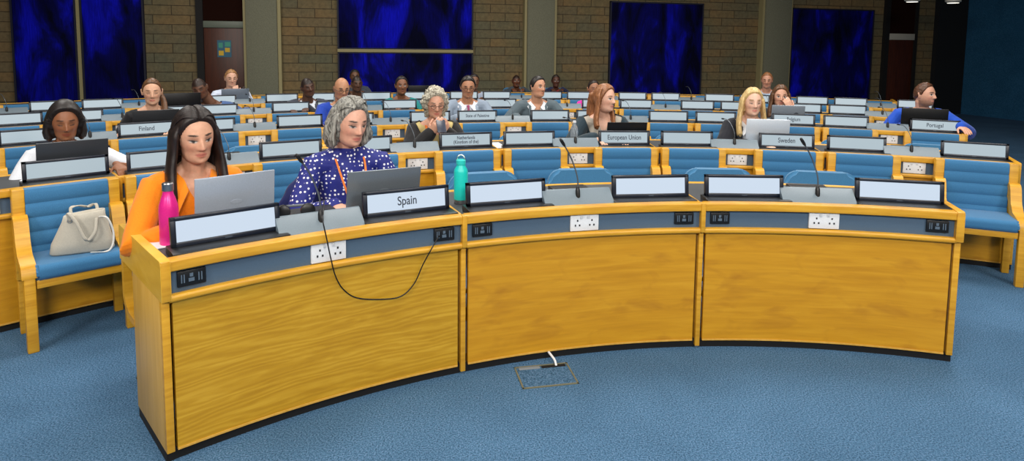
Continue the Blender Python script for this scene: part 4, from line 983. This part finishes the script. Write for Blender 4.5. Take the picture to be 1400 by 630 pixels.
person('woman with brown hair holding her hand to her mouth behind the Belgium display', (1068, 116), 3, .46, skin=(224, 170, 144), hairc=BRN, style='long', yaw=-2, pitch=6, eyes='open', top=('shirt', (206, 208, 212)), neck='crew', over=('jacket', (44, 50, 58), .30, .34),
       hands=[dict(p=(-.12, -.36, .80)), dict(p=(.085, -.300, .925), d=(-.42, .10, .9), n=(-.25, 1, .1), curl=.6, pole=(.7, -.3, -.8))], vox=.005, extras={'len': .16, 'front': (1, .2)})
person('man in a bright blue suit looking right behind the Portugal display', (1266, 113), 3, .46, fem=False, skin=(222, 168, 142), hairc=((96, 60, 38), (58, 36, 24)), style='short', yaw=52, pitch=0, eyes='open', top=('shirt', (224, 228, 236)), over=('suit_jacket', (28, 78, 186), .26, .36, True), collar=(226, 230, 238), extras={'beard': 1},
       hands=[dict(p=(-.2, -.34, .80)), hw(1312, 3, .14, .84, d=(.3, -1, -.25), pole=(.8, .3, -.6), curl=.3)], vox=.005, shoul=.21)
place_chairs()

# ------------------------------------------------------------------ laptops, bottles, papers and the rest
def laptop(label, row, px, roff, lid, w=.33, h=.215, tilt=18, turn=0, py=250, group='open laptops'):
    P = ring(px, py, ROWR[row]+roff); a = az(P); t = thing('laptop', label, 'laptop', (P.x, P.y, .7505), -a+R_(turn), group)
    lm = plain('laptop_lid_%d_%d_%d' % tuple(lid), lid, .35, metal=.35)
    b = BM(); box(b, -w/2, w/2, 0, h, .0, .016, .004); base = obj('keyboard_base', b, lm, t)
    b = BM(); box(b, -w/2+.02, w/2-.02, .03, .13, .0155, .018); obj('keys', b, BLACK, base)
    T = Matrix.Translation((0, .004, .014)) @ Matrix.Rotation(R_(tilt), 4, 'X')
    b = BM(); box(b, -w/2, w/2, -.007, .002, .0, h, .004, T); l = obj('lid', b, lm, t)
    b = BM(); box(b, -w/2+.01, w/2-.01, .0022, .003, .012, h-.01, 0, T); obj('laptop_screen', b, emit('laptop_glow', (120, 140, 160), .5), l)
    b = BM(); lathe(b, [(.0, -.0005), (.016, -.0005), (.016, .0008), (0, .0008)], 20, T @ Matrix.Translation((0, -.0074, h*.52)) @ Matrix.Rotation(PI/2, 4, 'X') @ Matrix.Diagonal((1.5, .6, 1, 1)))
    obj('lid_emblem', b, plain('lid_emblem_%d' % lid[0], tuple(min(255, v+14) for v in lid), .3, metal=.4), l)
    b = BM(); tube(b, [(-w/2+.03, .003, .013), (w/2-.03, .003, .013)], .006, 8); obj('hinge', b, BLACK, t)
    return t
laptop('silver laptop in front of the woman in orange', 1, 322, .30, (168, 178, 192), .335, .25, 5, 5, 290)
laptop('dark grey laptop in front of the woman in polka dots', 1, 523, .27, (112, 120, 128), .36, .225, 14, 0, 285)
laptop('dark laptop in front of the woman in the white top', 2, 101, .25, (58, 62, 68), .36, .225, 10, 0, 240)
laptop('black laptop behind the Finland display', 3, 214, .25, (40, 42, 46), .36, .225, 8, 0, 170)
laptop('wide black laptop between the woman in black and the man in slate blue', 4, 246, .28, (14, 14, 17), .42, .26, 4, 0, 150)
laptop('slim grey laptop in front of the fair-haired man', 5, 322, .28, (112, 124, 140), .34, .205, 8, 0, 140)
laptop('black laptop behind the European Union display', 2, 855, .22, (24, 26, 30), .33, .205, 16, 0, 200)
laptop('pale grey tablet-like laptop before the blonde woman', 2, 1048, .25, (204, 214, 226), .34, .235, 6, 0, 200)
laptop('grey laptop behind the Belgium display', 3, 1076, .27, (132, 142, 154), .33, .215, 10, 0, 170)
laptop('black laptop in front of the man in bright blue suit', 3, 1262, .22, (12, 13, 16), .40, .235, 6, 0, 180)
laptop('black laptop in front of the woman in teal', 5, 574, .28, (18, 19, 22), .34, .215, 6, 0, 140)
def bottle(label, P, prof, capprof, bm_, cm, extra=None):
    t = thing('water_bottle', label, 'bottle', P, 0); obj('flask', lathe(BM(), prof), bm_, t); obj('cap', lathe(BM(), capprof), cm, t); return t
P = ring(231, 300, ROWR[1]+.30); P.z = .7505
bottle('hot pink metal bottle with steel cap beside the silver laptop', P, [(.0, 0), (.034, .0), (.037, .006), (.037, .145), (.035, .165), (.026, .195), (.0205, .21), (.0195, .222)], [(.0195, .2215), (.022, .224), (.022, .252), (.019, .256), (0, .257)], plain('pink_metal', (226, 40, 140), .3, metal=.15), STEEL)
P = ring(630, 275, ROWR[1]+.33); P.z = .7505
t = bottle('turquoise bottle with loop cap and steel bottom beside the Spain display', P, [(0, .022), (.036, .022), (.0365, .03), (.0365, .165), (.034, .18), (.024, .197), (.0225, .205)], [(.0225, .2045), (.025, .207), (.025, .228), (.022, .232), (0, .232)], plain('turquoise_metal', (28, 200, 190), .35), plain('turquoise_cap', (40, 196, 188), .4))
obj('steel_bottom', lathe(BM(), [(0, 0), (.033, 0), (.0355, .004), (.0362, .0225), (0, .0225)]), STEEL, t)
b = BM(); tube(b, [(.021*math.cos(q), 0, .228+.028*math.sin(q)) for q in [PI*i/12 for i in range(13)]], .0035, 8); obj('carry_loop', b, STEEL, t)
P = ring(785, 188, ROWR[2]+.30); P.z = .7505
gm = NT('clear_plastic'); gm.b.inputs['Transmission Weight'].default_value = .85; gm.b.inputs['Roughness'].default_value = .1; gm.b.inputs['Base Color'].default_value = (.9, .95, 1, 1); gm.b.inputs['IOR'].default_value = 1.2
bottle('clear plastic water bottle left of the European Union display', P, [(0, 0), (.03, 0), (.032, .01), (.03, .06), (.032, .11), (.028, .15), (.013, .18), (.012, .192)], [(.0125, .191), (.015, .192), (.015, .207), (0, .208)], gm.m, WHITE)
# tote bag on the bench
def rr_ring(b, w, d, z, cx=0, cy=0, n=32, e=3.2, tilt=0):
    out = []
    for k in range(n):
        q = 2*PI*k/n; c_, s_ = math.cos(q), math.sin(q); x = w*math.copysign(abs(c_)**(2/e), c_); y = d*math.copysign(abs(s_)**(2/e), s_)
        out.append(b.verts.new((cx+x, cy+y+0*x, z+tilt*x)))
    return out
P = at(104, 331, .447); P = pol(ROWR[2]-.28, az(P)); a = az(P)
t = thing('tote_bag', 'slouchy pale grey leather tote bag lying on the blue bench', 'bag', (P.x, P.y, .446), -a+R_(-14)); t.scale = (.84, .84, .9)
b = BM(); lv = [(.0, .165, .05, 0), (.012, .175, .062, 0), (.07, .165, .062, .0), (.14, .140, .056, .008), (.20, .118, .052, .014), (.235, .112, .050, .018), (.238, .105, .044, .018), (.20, .108, .042, .014), (.10, .13, .045, .006), (.03, .15, .05, 0)]
rs = [rr_ring(b, w_, d_, z_, cx_, .0, tilt=.10*z_/.24) for z_, w_, d_, cx_ in lv]
for A, B in zip(rs, rs[1:]):
    for k in range(32): b.faces.new((A[k], A[(k+1) % 32], B[(k+1) % 32], B[k]))
b.faces.new(rs[0][::-1]); b.faces.new(rs[-1])
for v in b.verts:
    f = noise.noise(v.co*14)*.010+noise.noise(v.co*30)*.004; v.co += Vector((0, f if v.co.y > 0 else -f, 0))*min(1, v.co.z*12)
bag_m = fabric('pale_leather', (186, 180, 166), .05, 120, .15, .55); obj('pouch', b, bag_m, t, 0)
for y in (-.058, .056):
    b = BM(); p = spline([(-.055, y*.95, .205), (-.06, y*1.25, .255), (-.02, y*1.5, .262 if y > 0 else .20), (.03, y*1.7, .25 if y > 0 else .09), (.075, y*1.55, .262 if y > 0 else .13), (.085, y*1.02, .205)], 6)
    loft(b, p, [(.0095, .004)]*len(p), 8); obj('handle', b, bag_m, t, 0)
b = BM(); p = spline([(.10, -.045, .21), (.145, -.06, .20), (.175, -.065, .10), (.15, -.085, .01), (.05, -.10, .012)], 6); loft(b, p, [(.006, .003)]*len(p), 8); obj('shoulder_strap', b, plain('strap_white', (214, 212, 206), .6), t, 0)
b = BM(); tube(b, [(-.055+.012*math.cos(q), -.058, .205+.012*math.sin(q)) for q in [2*PI*i/12 for i in range(13)]], .0025, 6); obj('ring', b, STEEL, t)
# papers
def paper(label, P, w, h, rot, curl=.0, col=(232, 234, 238)):
    b = box(BM(), -w/2, w/2, -h/2, h/2, 0, .003)
    o = obj('paper_sheet', b, plain('paper_%d' % col[0], col, .7), None, 30); o.location = P; o.rotation_euler = (0, 0, rot); tag(o, label, 'paper', 'papers on the desks'); return o
P = ring(222, 322, ROWR[1]+.40); paper('white paper on the front desk left of the pink bottle', (P.x, P.y, .7515), .19, .29, -az(P))
P = ring(451, 284, ROWR[1]+.42); paper('white paper under the hand of the woman in polka dots', (P.x, P.y, .7515), .21, .29, -az(P)-.2)
P = ring(670, 192, ROWR[2]+.36); paper('white paper before the curly grey-haired woman', (P.x, P.y, .7515), .21, .29, -az(P))
# headset behind the front console
def headset(label, P, rot):
    t = thing('headset', label, 'headphones', P, rot, 'headsets on the desks')
    for s in (-1, 1):
        b = BM(); lathe(b, [(0, -.012), (.026, -.012), (.032, -.004), (.032, .008), (.022, .014), (0, .014)], 20, Matrix.Translation((s*.052, 0, .034)) @ Matrix.Rotation(PI/2, 4, 'X') @ Matrix.Rotation(s*.2, 4, 'Y')); obj('ear_pad', b, BLACK, t)
    b = BM(); tube(b, spline([(-.052, .012, .034), (-.075, .08, .03), (-.05, .15, .02), (0, .175, .016), (.05, .15, .02), (.075, .08, .03), (.052, .012, .034)], 5), .006, 8); obj('headband', b, plain('headband_grey', (90, 96, 104), .4), t)
P = ring(404, 288, ROWR[1]+.185); headset('black headset lying on the console by the woman in polka dots', (P.x, P.y, .806), -az(P)-.25)
P = ring(720, 178, ROWR[2]+.34); headset('black and white headset lying on the second row desk', (P.x, P.y, .752), -az(P))
# navy jacket over the chair beside the woman in polka dots
P = ring(411, 262, ROWR[1]+.85); a = az(P); t = thing('draped_jacket', 'navy jacket hung over the chair back beside the woman in polka dots', 'jacket', (P.x, P.y, 0), -a)
b = BM(); loft(b, spline([(-.14, -.03, .47), (-.11, -.05, .60), (-.05, -.05, .72), (.02, -.03, .80), (.09, -.02, .84), (.17, .02, .81), (.22, .05, .66)], 4), [(.05, .045)]*4+[(.075, .05)]*18+[(.06, .045)]*3, 14, Vector((1, 0, 0)))
loft(b, spline([(-.02, -.05, .46), (.03, -.07, .62), (.10, -.06, .80)], 4), [(.09, .04)]*9, 14)
m = remesh(b, .008, 3)
nrm = [v.normal.copy() for v in m.vertices]
for v, q in zip(m.vertices, nrm): v.co += q*(noise.noise(Vector((v.co.x*16, v.co.y*16, v.co.z*5)))*.016)
obj('cloth', m, fabric('navy_cloth', (26, 34, 92), .08, 160, .15), t, 0)
b = BM(); loft(b, spline([(-.15, -.06, .46), (-.155, -.07, .60), (-.12, -.09, .70)], 4), [(.03, .012)]*9, 10); obj('white_lining', b, fabric('lining_white', (220, 224, 232), .04), t, 0)
# loose microphone cable hanging down the front
pts = [ring(x, y, ROWR[1]-.034+o) for x, y, o in ((441, 300, .0), (447, 328, -.004), (452, 352, -.002), (459, 378, .018), (470, 396, .022), (488, 407, .022), (520, 409, .022), (548, 405, .022), (566, 388, .022), (578, 362, .012), (590, 340, -.004), (598, 326, .012), (601, 322, .026))]
p0 = ring(442, 292, ROWR[1]+.045); pts = [ring(443, 274, ROWR[1]+.11), p0]+pts
o = obj('cable', tube(BM(), spline(pts, 6), .0028, 8), BLACK, None, 0); tag(o, 'thin black cable looping down the front of the oak-grained desk', 'cable')
# floor box
c4 = [Vector(q+(0,)) for q in ((.07, 2.80), (.335, 2.855), (.285, 3.055), (.012, 3.0))]; cen = sum(c4, Vector())/4
t = thing('floor_box', 'flush floor socket box with carpeted lid before the front desk', 'floor box', cen, math.atan2(.055, .265)); w_, d_ = .135, .10
fm = plain('floor_box_trim', (118, 118, 96), .5, metal=.2); b = BM()
for q in ((-w_, w_, -d_, -d_+.007), (-w_, w_, d_-.007, d_), (-w_, -w_+.007, -d_, d_), (w_-.007, w_, -d_, d_)): box(b, *q, 0, .005)
obj('trim_frame', b, fm, t); obj('carpet_lid', box(BM(), -w_+.008, w_-.008, -d_+.008, d_-.035, 0, .004), CARPET, t)
b = BM(); box(b, -w_+.02, -.01, d_-.034, d_-.010, 0, .006, .001); obj('flap', b, plain('flap_grey', (120, 130, 138), .5), t)
b = BM(); box(b, .0, w_-.015, d_-.03, d_-.012, 0, .005); obj('cable_slot', b, PLINTH, t)
b = BM(); tube(b, spline([(.075, d_-.02, .0), (.072, d_+.0, .022), (.06, d_+.04, .034), (.05, d_+.10, .04)], 6), .006, 8); o = obj('cable', b, WHITE, None, 0); o.matrix_world = frame_at(cen, math.atan2(.055, .265)); tag(o, 'short white cable rising from the floor box into the desk', 'cable')
# phone held by the curly-haired woman
tt, MH_, N_, L_ = P_cu; Mw = L_.inverted()
t = thing('mobile_phone', 'dark mobile phone in the hands of the curly grey-haired woman', 'phone'); t.matrix_world = Mw @ Matrix.Translation((0, -.345, .945)) @ Matrix.Rotation(R_(-40), 4, 'X')
obj('case', box(BM(), -.036, .036, -.005, .004, -.07, .07, .003), plain('phone_case', (52, 58, 74), .3), t); obj('phone_screen', box(BM(), -.032, .032, .0042, .005, -.064, .064), plain('phone_glass', (12, 14, 18), .1), t)

# ------------------------------------------------------------------ light
def area(name, loc, sx, sy, power, col=(1, .96, .9), rot=(0, 0, 0)):
    L = bpy.data.lights.new(name, 'AREA'); L.shape = 'RECTANGLE'; L.size = sx; L.size_y = sy; L.energy = power; L.color = col
    o = bpy.data.objects.new(name, L); COL.objects.link(o); o.location = loc; o.rotation_euler = rot; return o
for i, (x, y, p) in enumerate(((-3.2, 1.4, 65), (.2, 1.2, 72), (3.4, 1.4, 68), (-4.2, 5.0, 80), (-.4, 4.8, 100), (3.4, 4.8, 100), (-3.6, 8.2, 76), (.4, 8.2, 92), (4.2, 8.2, 84))):
    area('ceiling_light_panel', (x, y, CEIL-.05), 1.6, 1.6, p)
for x, y, tx, ty, p in ((-3.2, -2.2, -2.2, 4.2, 145), (.6, -2.6, .3, 4.6, 155), (4.2, -2.2, 2.6, 5.0, 145)):     # added fill, unseen source, aimed at the seats to brighten faces
    d = Vector((tx, ty, .9))-Vector((x, y, 3.7)); o = area('front_fill', (x, y, 3.7), 1.4, .8, p, (1, .95, .88)); o.rotation_euler = d.to_track_quat('-Z', 'Y').to_euler()
wd = bpy.data.worlds.new('world'); sc.world = wd; wd.use_nodes = True
wd.node_tree.nodes['Background'].inputs['Color'].default_value = (.5, .6, .75, 1); wd.node_tree.nodes['Background'].inputs['Strength'].default_value = .05
# ------------------------------------------------------------------ camera
cam = bpy.data.cameras.new('camera'); co = bpy.data.objects.new('camera', cam); COL.objects.link(co)
cam.sensor_fit = 'HORIZONTAL'; cam.sensor_width = 36; cam.lens = F/1400*36; cam.shift_y = -(315-Y0)/1400; cam.clip_start = .05; cam.clip_end = 100
c, s, cr, sr = math.cos(PITCH), math.sin(PITCH), math.cos(ROLL), math.sin(ROLL)
Rv, U, Fw = Vector((1, 0, 0)), Vector((0, s, c)), Vector((0, c, -s))
R2, U2 = Rv*cr+U*sr, U*cr-Rv*sr
Mx = Matrix((R2, U2, -Fw)).transposed().to_4x4(); Mx.translation = (0, 0, H); co.matrix_world = Mx
sc.camera = co
sc.view_settings.view_transform = 'Standard'; sc.view_settings.look = 'None'; sc.view_settings.exposure = 0.1; sc.view_settings.gamma = 1
sc.view_settings.use_curve_mapping = False
